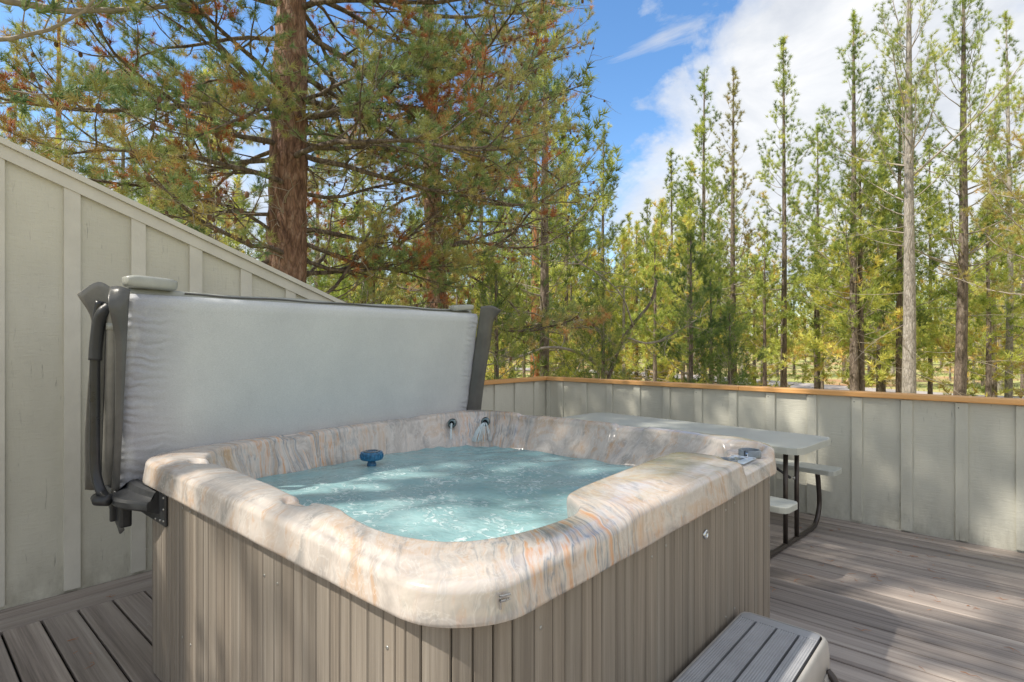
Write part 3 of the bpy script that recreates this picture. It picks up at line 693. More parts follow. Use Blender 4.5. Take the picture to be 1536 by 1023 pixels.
# fold spine along the top
g = G(); pts = [( -3.072, y, 1.738+.004*math.sin(y*9)) for y in np.linspace(CY0+.02, CY1-.02, 30)]; g.tube(pts, [.028]*30, 10); rel(g.build('fold_hinge', M['vinyl_pale'], cov_, True), cov_)
g = G(); pts = [(-3.045, y, 1.752+.003*math.sin(y*14)) for y in np.linspace(CY0+.25, CY1-.05, 30)]; g.tube(pts, [.005]*30, 6); rel(g.build('seam_piping', M['vinyl'], cov_, True), cov_)
def sheet(name, rows, m, par, th=.004):
    """thin vinyl flap from rows of points, thickened"""
    A = np.array([[tuple(p) for p in catmull(r_, 5)] for r_ in rows]); 
    B = np.array([[tuple(p) for p in catmull([Vector(A[i_, j_]) for i_ in range(A.shape[0])], 5)] for j_ in range(A.shape[1])])
    nr_, nc = B.shape[:2]; me = bpy.data.meshes.new(name)
    me.from_pydata(B.reshape(-1, 3).tolist(), [], [(i_*nc+j_, i_*nc+j_+1, (i_+1)*nc+j_+1, (i_+1)*nc+j_) for i_ in range(nr_-1) for j_ in range(nc-1)])
    me.polygons.foreach_set('use_smooth', [True]*len(me.polygons)); me.materials.append(m)
    o = bpy.data.objects.new(name, me); C.objects.link(o); o.parent = par
    s_ = o.modifiers.new('thick', 'SOLIDIFY'); s_.thickness = th; s_.offset = 0; rel(o, par); return o
# far side skirt flap (right edge in view)
sheet('side_flap', [[(-2.968, 3.0, 1.79), (-2.985, 3.0, 1.70), (-3.03, 3.0, 1.5), (-3.09, 3.0, 1.2), (-3.15, 3.0, .9)],
                    [(-2.93, 3.08, 1.80), (-2.955, 3.07, 1.70), (-2.99, 3.065, 1.5), (-3.05, 3.065, 1.2), (-3.11, 3.07, .9)],
                    [(-2.93, 3.19, 1.77), (-2.975, 3.15, 1.69), (-3.005, 3.14, 1.5), (-3.07, 3.14, 1.2), (-3.13, 3.15, .9)]], M['vinyl'], cov_)
# near side: front flap curling towards the lining, zipper roll, rear flap with a pointed top
sheet('side_flap', [[(-2.985, .75, 1.752), (-2.985, .742, 1.66), (-3.03, .742, 1.4), (-3.08, .742, 1.1), (-3.13, .742, .80)],
                    [(-3.00, .715, 1.765), (-2.96, .70, 1.66), (-3.015, .722, 1.46), (-3.08, .728, 1.1), (-3.14, .728, .78)],
                    [(-3.06, .69, 1.765), (-2.955, .66, 1.68), (-3.02, .70, 1.5), (-3.09, .715, 1.1), (-3.15, .715, .80)]], M['vinyl'], cov_)
sheet('rear_flap', [[(-3.28, .76, 1.77), (-3.27, .755, 1.66), (-3.29, .755, 1.4), (-3.32, .755, 1.1), (-3.35, .755, .80)],
                    [(-3.23, .68, 1.80), (-3.255, .70, 1.66), (-3.28, .69, 1.4), (-3.31, .68, 1.1), (-3.34, .69, .79)],
                    [(-3.23, .60, 1.735), (-3.245, .66, 1.61), (-3.265, .655, 1.4), (-3.30, .645, 1.1), (-3.33, .65, .80)]], M['vinyl_mid'], cov_)
g = G()
zr = [(-3.075, .715, 1.725), (-3.085, .708, 1.60), (-3.125, .71, 1.35), (-3.175, .712, 1.05), (-3.215, .715, .80)]
zr = catmull(zr, 6); g.tube(zr, [.020]*2+[.025]*(len(zr)-4)+[.022]*2, 12); rel(g.build('rolled_skirt', M['vinyl_mid'], cov_, True), cov_)
g = G(); zr2 = [p+Vector((-.005, -.024, 0)) for p in zr]; g.tube(zr2, [.004]*len(zr2), 6)
rel(g.build('zipper', M['black_plastic'], cov_, True), cov_)
for zz, x in ((1.60, -3.085),):
    g = G(); g.tube([(x, .708, zz-.03), (x, .708, zz)], [.028, .028], 14); rel(g.build('skirt_band', M['vinyl_pale'], cov_, True), cov_)
def pad(name, M_, sx, sy_, sz, m, par):
    bm = bmesh.new(); bmesh.ops.create_uvsphere(bm, u_segments=28, v_segments=18, radius=1)
    for v in bm.verts:
        x, y, z = v.co; f = lambda a, e: math.copysign(abs(a)**e, a)
        v.co = Vector((f(x, .45)*sx, f(y, .4)*sy_*(1+.13*z), f(z, .5)*sz+.12*sz*math.sin(3*y+1)))
    bm.transform(M_); g = G(); g.bm(bm); return rel(g.build(name, m, par, True), par)
pad('corner_pad', Matrix.Translation((-3.04, .845, 1.79)) @ Matrix.Rotation(R(-3), 4, 'X'), .058, .108, .029, M['vinyl_pale'], cov_)
pad('corner_pad', Matrix.Translation((-3.03, 2.86, 1.775)) @ Matrix.Rotation(R(4), 4, 'X'), .045, .10, .022, M['vinyl_pale'], cov_)
s = G(); s.lathe([(0, .003), (.005, .002), (.006, 0)], (-3.069, 1.93, 1.178), 12, Matrix.Rotation(R(90), 4, 'Y')); rel(s.build('rivet', M['dark'], cov_), cov_)
# lifter: curved black arm, pivot, bracket on the cabinet
lift = empty('cover_lifter', (-3.05, .72, .8)); tag(lift, 'black tubular cover lifter arm bolted under the left tub corner', 'cover lifter')
g = G(); arm = catmull([(-3.11, .665, 1.70), (-3.125, .655, 1.60), (-3.135, .65, 1.40), (-3.14, .65, 1.15), (-3.14, .65, .97), (-3.125, .655, .88), (-3.085, .665, .825), (-3.03, .675, .80)], 7)
g.tube(arm, [.021]*len(arm), 14); rel(g.build('arm', M['black_metal'], lift, True), lift)
g = G(); arm2 = catmull([(-3.09, .695, 1.67), (-3.09, .672, 1.65), (-3.11, .66, 1.60), (-3.128, .653, 1.50), (-3.132, .65, 1.43)], 6); g.tube(arm2, [.03]*3+[.027]*(len(arm2)-3), 12); rel(g.build('foam_grip', M['black_plastic'], lift, True), lift)
g = G(); g.tube([(-3.09, .645, .806), (-3.05, .64, .80), (-3.0, .67, .80)], [.022, .022, .02], 14); rel(g.build('pivot_cap', M['black_plastic'], lift, True), lift)
g = G(); g.box(-3.03, -2.70, YF-.014, YF-.001, .715, .868, .004, 1)
rel(g.build('mounting_plate', M['black_plastic'], lift), lift)
g = G()
pr_ = [(-.0, .865), (-.02, .868), (-.04, .86), (-.05, .835), (-.085, .822), (-.11, .818), (-.12, .805), (-.118, .78), (-.105, .77), (-.02, .755), (0, .752)]
v = []; xa, xb2 = -3.075, -2.78
for fx in np.linspace(0, 1, 6):
    x = xa+(xb2-xa)*fx; sc_y = 1-.62*max(0, fx-.45)/.55
    v += [(x, YF-.014+a*sc_y, .80+(z-.80)*(1-.12*fx)) for a, z in pr_]
k_ = len(pr_); g.add(v, [(i_*k_+j_, i_*k_+j_+1, (i_+1)*k_+j_+1, (i_+1)*k_+j_) for i_ in range(5) for j_ in range(k_-1)])
bm = bmesh.new(); vs_ = [bm.verts.new(p_) for p_ in v[:k_]]; bm.faces.new(vs_); vs_ = [bm.verts.new(p_) for p_ in v[-k_:]]; bm.faces.new(vs_); g.bm(bm)
bh = rel(g.build('bracket_housing', M['black_plastic'], lift), lift); smooth_angle(bh, 25)
for i_ in range(9):
    s = G(); s.box(-3.01+i_*.035, -2.99+i_*.035, YF-.0165, YF-.013, .853, .861, .001, 1); rel(s.build('plate_tooth', M['black_metal'], lift), lift)
for x, z in ((-2.715, .84), (-2.715, .79), (-2.715, .74), (-2.76, .735), (-2.82, .73)):
    s = G(); s.lathe([(0, .004), (.005, .0035), (.006, 0)], (x, YF-.0139, z), 10, Matrix.Rotation(R(90), 4, 'X')); rel(s.build('bolt', M['zinc'], lift, True), lift)
g = G(); g.box(-3.10, -3.02, YF-.10, YF-.05, .66, .775, .012, 2); g.box(-3.115, -3.09, YF-.12, YF-.06, .68, .78, .008, 2, M=None); rel(g.build('stop_block', M['black_plastic'], lift), lift)
sheet('hanging_flap', [[(-3.10, .735, .80), (-3.09, .735, .72), (-3.06, .745, .64)], [(-3.15, .72, .82), (-3.13, .72, .72), (-3.09, .735, .62)], [(-3.20, .70, .84), (-3.17, .71, .74), (-3.11, .73, .66)]], M['vinyl'], cov_)

# ------------------------------------------------------------------ picnic table
TR = R(-5.0)
pt = empty('picnic_table', (-2.1, 4.6, 0), TR); tag(pt, 'folding picnic table with grey green plastic top and dark steel frame', 'picnic table')
def plank(x0, x1, y0, y1, z0, z1, r, name, m, rib=False):
    bm = bmesh.new(); P_ = rrect(x0, x1, y0, y1, r, 2); vs_ = [bm.verts.new((x, y, z0)) for x, y in P_]; f = bm.faces.new(vs_)
    e = bmesh.ops.extrude_face_region(bm, geom=[f]); nv = [q_ for q_ in e['geom'] if isinstance(q_, bmesh.types.BMVert)]
    for q_ in nv: q_.co.z = z1
    top = [e_ for e_ in bm.edges if e_.verts[0].co.z > z1-1e-4 and e_.verts[1].co.z > z1-1e-4]
    bmesh.ops.bevel(bm, geom=top, offset=.009, segments=3, affect='EDGES', profile=.6)
    bmesh.ops.recalc_face_normals(bm, faces=bm.faces[:])
    g = G(); g.bm(bm); return g.build(name, m, pt)
o = plank(-1.16, 1.085, -.35, .37, .738, .787, .085, 'tabletop', M['table'])
o2 = plank(-1.15, 1.17, -.81, -.585, .452, .492, .045, 'bench_seat', M['bench_plastic'])
o3 = plank(-1.15, 1.05, .50, .73, .452, .492, .045, 'bench_seat', M['bench_plastic'])
for sx in (-1, 1):
    x = .90*sx if sx > 0 else -.90
    g = G(); path = catmull([(x, -.72, .45), (x, -.70, .38), (x, -.70, .18), (x, -.66, .055), (x, -.52, .022), (x, 0, .022), (x, .42, .022), (x, .55, .055), (x, .62, .18), (x, .60, .36), (x, .575, .45)], 6)
    g.tube(path, [.019]*len(path), 12); g.build('end_frame', M['brown_metal'], pt, True)
    for yy in (-.10, .12):
        g = G(); g.tube([(x, yy, .025), (x, yy, .738)], [.017, .017], 12); g.build('leg_post', M['brown_metal'], pt, True)
    g = G(); g.tube([(x, .0, .50), (x-.42*sx, .0, .735)], [.010, .010], 10); br = g.build('brace', M['black_metal'], pt, True)
    g = G(); g.lathe([(0, .012), (.012, .010), (.014, 0)], (x+.012*sx, .02, .50), 12, Matrix.Rotation(R(90)*sx, 4, 'Y')); g.build('bolt', M['zinc'], pt, True)

# ------------------------------------------------------------------ tub step
stp = empty('step', (-.66, 1.9, 0)); tag(stp, 'grey plastic slotted step pushed against the tub side', 'step')
SX0, SX1, SY0, SY1, SZ = -.842, -.515, 1.28, 2.445, .365
g = G()
sl_ = [(-.764,), (-.684,), (-.602,)]
strips = [SX0+.012, -.769, -.759, -.689, -.679, -.607, -.597, SX1-.022]
for a, b_ in ((0, 1), (2, 3), (4, 5), (6, 7)):
    xa, xb2 = strips[a], strips[b_]; nr_ = int((xb2-xa)/.0085)
    nx = nr_*4; xs_ = np.linspace(xa, xb2, nx+1); v = []
    for y in (SY0+.07, SY1-.068):
        for kx, x in enumerate(xs_): v.append((x, y, SZ-.0022*(1 if (kx % 4) in (1, 2) and 2 < kx < nx-2 else 0)))
    g.add(v, [(k_, k_+1, k_+nx+2, k_+nx+1) for k_ in range(nx)])
    for x, sgn in ((xa, -1), (xb2, 1)): g.add([(x, SY0+.07, SZ), (x, SY1-.068, SZ), (x, SY1-.068, SZ-.03), (x, SY0+.07, SZ-.03)], [(0, 1, 2, 3)])
for a, b_ in ((strips[0], strips[7]),):
    g.box(a, b_, SY1-.068, SY1-.012, SZ-.03, SZ+.0005, .001, 1); g.box(a, b_, SY0+.012, SY0+.07, SZ-.03, SZ+.0005, .001, 1)
rel(g.build('tread', M['step'], stp), stp)
g = G(); g.box(SX0+.02, SX1-.03, SY0+.02, SY1-.02, SZ-.055, SZ-.032); rel(g.build('tread_underside', M['dark'], stp), stp)
# rim round the tread, rolled outward edge
bm = bmesh.new(); P_ = rrect(SX0, SX1, SY0, SY1, .04, 8); prof = [(.012, .0012), (.006, .002), (.0, -.004), (-.006, -.016), (-.010, -.05), (-.012, -.11), (-.004, -.118)]
g = G(); v = []; nP = len(P_); cx0, cy0 = (SX0+SX1)/2, (SY0+SY1)/2
for d, z in prof:
    Q_ = rrect(SX0+d, SX1-d*.9, SY0+d, SY1-d, .04, 8)
    v += [(x, y, SZ+z) for x, y in Q_]
g.add(v, [(i_*nP+j_, i_*nP+(j_+1) % nP, (i_+1)*nP+(j_+1) % nP, (i_+1)*nP+j_) for i_ in range(len(prof)-1) for j_ in range(nP)]); bm.free()
rel(g.build('rim', M['step_side'], stp, True), stp)
for yy in (SY0+.10, SY1-.10):
    g = G(); pth = [(-.80, 0), (-.80, SZ-.12), (-.53, SZ-.12), (-.50, .26), (-.485, .20), (-.30, .19), (-.28, .17), (-.27, 0)]
    v = [(x, yy-.03, z) for x, z in pth]+[(x, yy+.03, z) for x, z in pth]; k_ = len(pth)
    bm = bmesh.new(); A_ = [bm.verts.new(q_) for q_ in v[:k_]]; B_ = [bm.verts.new(q_) for q_ in v[k_:]]; bm.faces.new(A_); bm.faces.new(B_[::-1])
    for i_ in range(k_): bm.faces.new((A_[i_], B_[i_], B_[(i_+1) % k_], A_[(i_+1) % k_]))
    bmesh.ops.recalc_face_normals(bm, faces=bm.faces[:]); g.bm(bm); rel(g.build('side_support', M['step_side'], stp), stp)
g = G(); arcp = [(-.53+.0*t, SY1-.075, SZ-.10) for t in range(1)]
g.tube(catmull([(-.505, SY1-.07, SZ-.10), (-.475, SY1-.08, SZ-.13), (-.455, SY1-.10, SZ-.20), (-.45, SY1-.12, SZ-.30)], 6), [.014]*19, 8); rel(g.build('side_tube', M['brown_metal'], stp, True), stp)

# ------------------------------------------------------------------ pine litter on the deck
g = G(); r4 = random.Random(21)
def litter(x, y, s_, k):
    for _ in range(k):
        a = r4.uniform(0, 6.28); L_ = s_*r4.uniform(.6, 1.2); b_ = r4.uniform(-.4, .4)
        g.tube([(x, y, .003), (x+L_*.5*math.cos(a), y+L_*.5*math.sin(a), .006), (x+L_*math.cos(a+b_), y+L_*math.sin(a+b_), .003)], [.0011, .0011, .0006], 4, r4.random())
for x, y, k in ((-3.55, .62, 2), (-3.98, .9, 3), (-3.20, .66, 2), (-.56, 3.4, 3), (-1.0, 3.86, 3), (-.95, 3.98, 3), (-.9, 4.35, 3), (-.4, 4.9, 2), (-1.05, 3.62, 2), (-.3, 3.2, 1), (.1, 4.2, 2), (-.1, 3.0, 1)): litter(x, y, .045, k)
for _ in range(230): litter(r4.uniform(-4.2, 1.2), r4.choice((r4.uniform(.2, 5.3), r4.uniform(3.9, 5.4))), r4.uniform(.02, .05), r4.choice((1, 1, 2, 3)))
tag(g.build('pine_litter', M['rust']), 'scattered brown pine needles lying on the deck boards', 'pine needles', kind='stuff')

# ------------------------------------------------------------------ pines
def norm(a): return a/(np.linalg.norm(a, axis=-1, keepdims=True)+1e-9)
def tufts(g, P, D, K, ln, wd, seg, tone, rs_, spread=(.4, 1.35)):
    """K needles round every shoot: P base, D direction; one thin triangle each"""
    n = len(P)
    if n == 0: return
    P = np.repeat(P, K, 0); D = norm(np.repeat(D, K, 0)); T = np.repeat(tone, K)
    t = rs_.rand(n*K, 1); rv = norm(rs_.randn(n*K, 3)); pe = norm(rv-D*(rv*D).sum(1, keepdims=True))
    th = rs_.uniform(spread[0], spread[1], (n*K, 1)); nd = norm(D*np.cos(th)+pe*np.sin(th)); nd[:, 2] += .08
    L_ = ln*rs_.uniform(.7, 1.2, (n*K, 1)); b = P+D*seg*t; side = norm(np.cross(nd, rs_.randn(n*K, 3)))*wd*.5
    v = np.stack([b-side, b+side, b+nd*L_+side*.25], 1).reshape(-1, 3); f = np.arange(n*K*3).reshape(-1, 3)
    g.add(v, None, f, np.clip(np.repeat(T, 3)+np.repeat(rs_.uniform(-.06, .06, n*K), 3), 0, 1))
def path(p0, az, el, L_, curl, rs_, n=7, wob=.10):
    pts = [np.array(p0, float)]; e = el; a = az
    for i in range(n):
        a += rs_.uniform(-1, 1)*wob; e += curl/n+rs_.uniform(-1, 1)*wob*.8
        pts.append(pts[-1]+np.array((math.cos(a)*math.cos(e), math.sin(a)*math.cos(e), math.sin(e)))*L_/n)
    return np.array(pts)
def limb_foliage(wood, P, rad, L_, rs_, store, twn, twl, t0=.3, tone=.4, bare=0.0, sub=True, tuftstep=.11, side=(.5, 1.1)):
    """twigs along a limb; store collects shoot base/dir/tone"""
    m_ = len(P)-1
    def on(t):
        i = min(int(t*m_), m_-1); f = t*m_-i; return P[i]*(1-f)+P[i+1]*f, norm(P[i+1]-P[i])
    for t in np.linspace(t0, 1, twn):
        p0, d = on(min(t, .999)); sgn = rs_.choice((-1, 1)); az = math.atan2(d[1], d[0])+sgn*rs_.uniform(*side)*(1-.35*t); el = math.asin(np.clip(d[2], -1, 1))*.5+rs_.uniform(-.25, .55)
        l_ = twl*rs_.uniform(.6, 1.2)*(1.15-.55*t); Q = path(p0, az, el, l_, rs_.uniform(0, .6), rs_, 4, .22)
        wood.tube(Q, np.linspace(rad*.28, rad*.1, 5), 3, caps=False)
        if rs_.rand() < bare: continue
        tt = np.clip(tone+rs_.uniform(-.25, .25), 0, 1)
        for s_ in np.arange(.45, 1.001, tuftstep/l_):
            i = min(int(s_*4), 3); f = s_*4-i; q = Q[i]*(1-f)+Q[i+1]*f; dd = norm(Q[i+1]-Q[i])
            store.append((q, dd, tt))
            if sub and rs_.rand() < .75:
                sd = norm(dd*.7+rs_.randn(3)*.55); q2 = q+sd*rs_.uniform(.05, .15); store.append((q2, sd, tt))
    p0, d = on(.999); store.append((p0, d, tone)); store.append((p0-d*.08, d, tone))
def pine_geo(seed, H, cb, Rmax, r0, whorl, tw, twl, needle, shape=1.0, lean=(0, 0), K=12, dead=.5, top=0.0, tone=.4, tuftstep=.13, bare=.0, nper=(3, 5), profile='pine', sides=10, up=.0, extra=None, zlim=99):
    rs_ = np.random.RandomState(seed); tr = G(); wood = G(); st = []; dd_ = G()
    nz = 14; zz = np.linspace(-.4, H, nz); wobx = np.cumsum(np.cumsum(rs_.uniform(-1, 1, nz)))*.010*H/12; woby = np.cumsum(np.cumsum(rs_.uniform(-1, 1, nz)))*.010*H/12; wobx -= wobx[0]+(wobx[-1]-wobx[0])*np.arange(nz)/(nz-1)*.8; woby -= woby[0]+(woby[-1]-woby[0])*np.arange(nz)/(nz-1)*.8
    ax = np.stack([wobx+lean[0]*zz, woby+lean[1]*zz, zz], -1); rad = r0*np.clip(1-(zz/H), 0, 1)**.8+.012; rad[0] *= 1.25
    tr.tube(ax, rad, sides)
    def axis(z): return np.array((np.interp(z, zz, ax[:, 0]), np.interp(z, zz, ax[:, 1]), z))
    z = cb; a0 = rs_.rand()*6
    while z < min(H-.15, zlim):
        t = (z-cb)/(H-cb)
        if profile == 'pine': Lm = Rmax*min(1, (t/.22)**.6+.35)*(1-t)**.8*shape+.12
        else: Lm = Rmax*(1-t)**.8+.15
        nb = max(2, rs_.randint(nper[0], nper[1]+1)-(1 if t > .6 else 0)); a0 += 1.1
        for k_ in range(nb):
            az = a0+k_*6.283/nb+rs_.uniform(-.4, .4); L_ = Lm*rs_.uniform(.45, 1.35); el = -.15+1.0*t+rs_.uniform(-.22, .28)+up
            Q = path(axis(z+rs_.uniform(-.1, .1)), az, el, L_, .45+rs_.uniform(0, .7), rs_, 6, .16)
            rb = max(.006, r0*.16*(L_/Rmax)); wood.tube(Q, np.linspace(rb, rb*.3, 7), 4, caps=False)
            tn = tone+rs_.uniform(-.34, .34)
            limb_foliage(wood, Q, rb, L_, rs_, st, max(2, int(tw*L_)), twl*min(1, .22+L_/Rmax), .38 if L_ > .6 else .2, tn, bare, True, tuftstep)
        z += whorl*(1-.25*t)*rs_.uniform(.6, 1.4)
    for k_ in range(3): st.append((axis(H-.1*k_), np.array((0, 0, 1.)), tone))
    for k_ in range(int(dead*cb*5)):
        z = rs_.uniform(.6, cb+.8); az = rs_.rand()*6.28; Q = path(axis(z), az, rs_.uniform(-.5, .1), Rmax*rs_.uniform(.35, 1.0), rs_.uniform(-.9, .6), rs_, 6, .2)
        wood.tube(Q, np.linspace(.011, .003, 7), 3, caps=False)
        for _ in range(2):
            i = rs_.randint(2, 6); Q2 = path(Q[i], az+rs_.uniform(-1.2, 1.2), rs_.uniform(-.6, .4), .4*Rmax*rs_.uniform(.3, .8), 0, rs_, 4, .25); wood.tube(Q2, np.linspace(.006, .002, 5), 3, caps=False)
    cr = G()
    P = np.array([s_[0] for s_ in st]); D = np.array([s_[1] for s_ in st]); T = np.array([s_[2] for s_ in st], float)+rs_.uniform(-.12, .12, len(st)); D = D+np.array((0, 0, .35))
    tufts(cr, P, D, K, needle[0], needle[1], needle[2], np.clip(T, 0, 1), rs_)
    return tr, wood, cr, axis
def pine(name, base, label, cat='pine tree', group=None, bark_m='bark', leaf_m='needle', rz=0, **kw):
    tr, wd, cr, axis = pine_geo(**kw); e = empty(name, base, rz); tag(e, label, cat, group)
    tr.build('trunk', M[bark_m], e, True); wd.build('branches', M[kw.get('wm', 'bark_grey')] if False else M['twig' if bark_m != 'bark_near' else 'bark_near'], e, True); cr.build('crown', M[leaf_m], e)
    return e
def base_at(px, d):
    p = at(px, HY, d); return (p.x, p.y, gz(p.x, p.y))
def hgt(py, d, b): return EYE+(HY-py)/F*d-b[2]
ND = (.13, .016, .10)
feat = [
 # px, d, top y, crown-base z, R, trunk r, label, opts
 (1363, 16, -120, 6.4, 2.4, .175, 'tall pine with stout pale grey trunk, thickest of those behind the right fence', dict(bark_m='bark_grey', K=30, tw=5, lean=(.0, .0), dead=.25, up=.3, nper=(2, 4))),
 (1281, 18, 18, 3.2, 1.7, .13, 'tall pine with knobbly reddish brown trunk, just left of the stout grey one', dict(tw=6, dead=.5)),
 (1175, 20, 62, 4.2, 1.05, .11, 'slim straight pine whose narrow top stands alone against the white cloud', dict(tw=6, dead=.5)),
 (1057, 21, 108, 2.2, 1.35, .10, 'narrow full pine with pointed top at the left edge of the white cloud', dict(profile='cone', tw=7, dead=.3)),
 (1101, 23, 104, 6.2, 1.2, .13, 'lanky pine with thin brownish crown, between two fuller pointed pines', dict(tw=3, leaf_m='needle_olive', dead=.8, bare=.25)),
 (1438, 17, -60, 4.8, 1.9, .16, 'tall dark trunked pine right of the stout grey pine', dict(tw=5, lean=(.012, .0), dead=.5, up=.1)),
 (906, 24, 196, 2.2, 1.75, .11, 'pointed pine rising against blue sky right of the big near pines', dict(profile='cone', tw=7, dead=.2, tone=.3)),
 (1008, 27, 232, 3.0, 1.5, .10, 'smaller pointed pine in front of the low white cloud', dict(profile='cone', tw=6, dead=.2, leaf_m='needle')),
 (803, 20, 130, 5.6, 1.9, .19, 'pine with bright orange red bark above the fence corner', dict(bark_m='bark_red', tw=5, dead=.7, leaf_m='needle')),
 (1036, 12, 350, 1.5, .85, .055, 'small dark needled pine close behind the fence, thin dark stem', dict(tw=8, leaf_m='needle_dark', dead=.4, tone=.35)),
 (1066, 13, 420, 1.3, .75, .05, 'little dark pine beside the thin stemmed one behind the fence', dict(tw=8, leaf_m='needle_dark', dead=.4)),
 (1512, 20, 20, 4.2, 1.8, .11, 'slender pale trunked pine near the right end of the fence', dict(bark_m='bark_grey', tw=5, dead=.7)),
 (1620, 12, -60, 3.0, 2.4, .15, 'pine reaching in from beyond the right edge with orange tinged tufts', dict(tw=5, leaf_m='needle_olive', dead=.12)),
 (87, 15, -60, 4.2, 1.9, .12, 'pine with reddish stem above the tall left wall, leftmost but one', dict(bark_m='bark_red', tw=5, dead=.4, tone=.35)),
 (186, 18, 95, 2.6, 1.8, .11, 'bright bushy pine above the wall, second left of the big trunk', dict(tw=6, dead=.3)),
 (24, 19, 40, 2.6, 1.6, .10, 'slim pine at the far left edge above the tall wall', dict(tw=6, dead=.3)),
 (255, 24, 190, 2.4, 1.6, .10, 'small bright pine above the wall just left of the big trunk', dict(tw=6, dead=.2)),
 (720, 26, 60, 2.4, 2.0, .14, 'tall light green pine showing behind the sparse limbs of the leaning pine', dict(profile='cone', tw=6, dead=.3)),
 (845, 28, 150, 2.8, 1.9, .13, 'tall light green pine behind the sparse twigs with cones', dict(tw=6, dead=.3)),
 (955, 22, 335, 1.4, 1.3, .06, 'young yellow green pine behind the fence below the low cloud', dict(profile='cone', tw=8, dead=.1, tone=.7)),
 (1225, 24, 190, 3.0, 1.4, .09, 'yellow green pine between the lone slim pine and the knobbly trunk', dict(tw=6, dead=.3, tone=.6)),
 (1325, 25, 170, 3.0, 1.5, .09, 'thin pine standing in the gap right of the knobbly trunk', dict(tw=6, dead=.4)),
 (1395, 26, 210, 3.2, 1.4, .09, 'thin pine between the stout grey trunk and the dark trunk', dict(tw=6, dead=.4)),
]
for i, (px, d, ty, cb, R_, r_, lab, kw) in enumerate(feat):
    b = base_at(px, d); H = hgt(ty, d, b); kw = dict(kw); R_ *= 1.28 if d > 14 else 1; cb *= (.85 if px in (1363, 1281, 1438, 1175) else .5) if d > 14 else 1
    lf_ = kw.pop('leaf_m', 'needle'); bk = kw.pop('bark_m', 'bark'); kw.setdefault('K', 35)
    s_ = d/20
    pine('pine_tree', b, lab, 'pine tree', None, bk, lf_, seed=100+i, H=H, cb=cb, Rmax=R_, r0=r_, whorl=.46 if d > 14 else .3, twl=.62 if d > 14 else .4, needle=(.13*max(.75, s_**.5), .0088*max(.75, s_), .07), tuftstep=.19 if d > 14 else .13, **kw)

# forest behind: six shapes, each copied many times, every tree its own object
protos = []
for k_ in range(6):
    Hh = [9.5, 11, 8, 10, 7, 5][k_]
    p_ = pine_geo(seed=300+k_, H=Hh, cb=[1.7, 2.8, 1.2, 2.2, 1.0, .6][k_], Rmax=[1.7, 1.8, 1.5, 1.9, 1.6, 1.5][k_], r0=[.11, .13, .09, .12, .08, .06][k_], whorl=.55, tw=5, twl=.7, needle=(.18, .021, .09), K=17, tuftstep=.22, dead=.25, tone=[.4, .3, .6, .5, .7, .75][k_], sides=7)
    protos.append((p_, Hh))
rf_ = random.Random(77); protoO = []
kinds = ['slim pine standing among the wood beyond the fence', 'taller thin pine standing among the wood beyond the fence', 'short full pine standing among the wood beyond the fence', 'open crowned pine standing among the wood beyond the fence', 'young bushy pine standing among the wood beyond the fence', 'low yellow green young pine growing beyond the fence']
def road_clear(x, y):
    return min(math.hypot(q.x-x, q.y-y) for q in pc) > 3.4
spots = []
for _ in range(26):
    px = rf_.uniform(180, 860); d = rf_.uniform(12.5, 22); b = base_at(px, d)
    if all(math.hypot(b[0]-q[0][0], b[1]-q[0][1]) > 1.4 for q in spots): spots.append((b, d, px))
for _ in range(54):
    px = rf_.uniform(930, 1660); d = rf_.uniform(17, 46); b = base_at(px, d)
    if road_clear(b[0], b[1]) and all(math.hypot(b[0]-q[0][0], b[1]-q[0][1]) > 1.3 for q in spots): spots.append((b, d, px))
tries = 0
while len(spots) < 280 and tries < 6000:
    tries += 1
    d = 19+ (rf_.random()**.8)*58; px = rf_.uniform(-150, 1690); b = base_at(px, d)
    if not road_clear(b[0], b[1]): continue
    if any(math.hypot(b[0]-q[0][0], b[1]-q[0][1]) < 1.6 for q in spots): continue
    if 930 < px < 1000 and d > 30 and rf_.random() < .5: continue
    spots.append((b, d, px))
for (b, d, px) in spots:
    k_ = rf_.choice((0, 0, 1, 2, 3, 3, 4, 4, 5))
    if d < 26: k_ = rf_.choice((2, 4, 4, 5, 5, 0))
    if len(protoO) <= k_ or protoO[k_] is None:
        while len(protoO) <= k_: protoO.append(None)
        (tr, wd, cr, ax), Hh = protos[k_]; e = empty('pine_tree', b); tag(e, kinds[k_], 'pine tree', kinds[k_].replace('standing ', '').replace('growing ', ''))
        tr.build('trunk', M['bark_grey' if k_ % 2 else 'bark'], e, True); wd.build('branches', M['twig'], e, True); cr.build('crown', M['needle'], e); protoO[k_] = e; o = e
    else: o = copy_tree(protoO[k_])
    o.location = b; o.rotation_euler = (0, 0, rf_.uniform(0, 6.28)); s_ = rf_.uniform(.85, 1.18); o.scale = (s_, s_, s_*rf_.uniform(.92, 1.1))
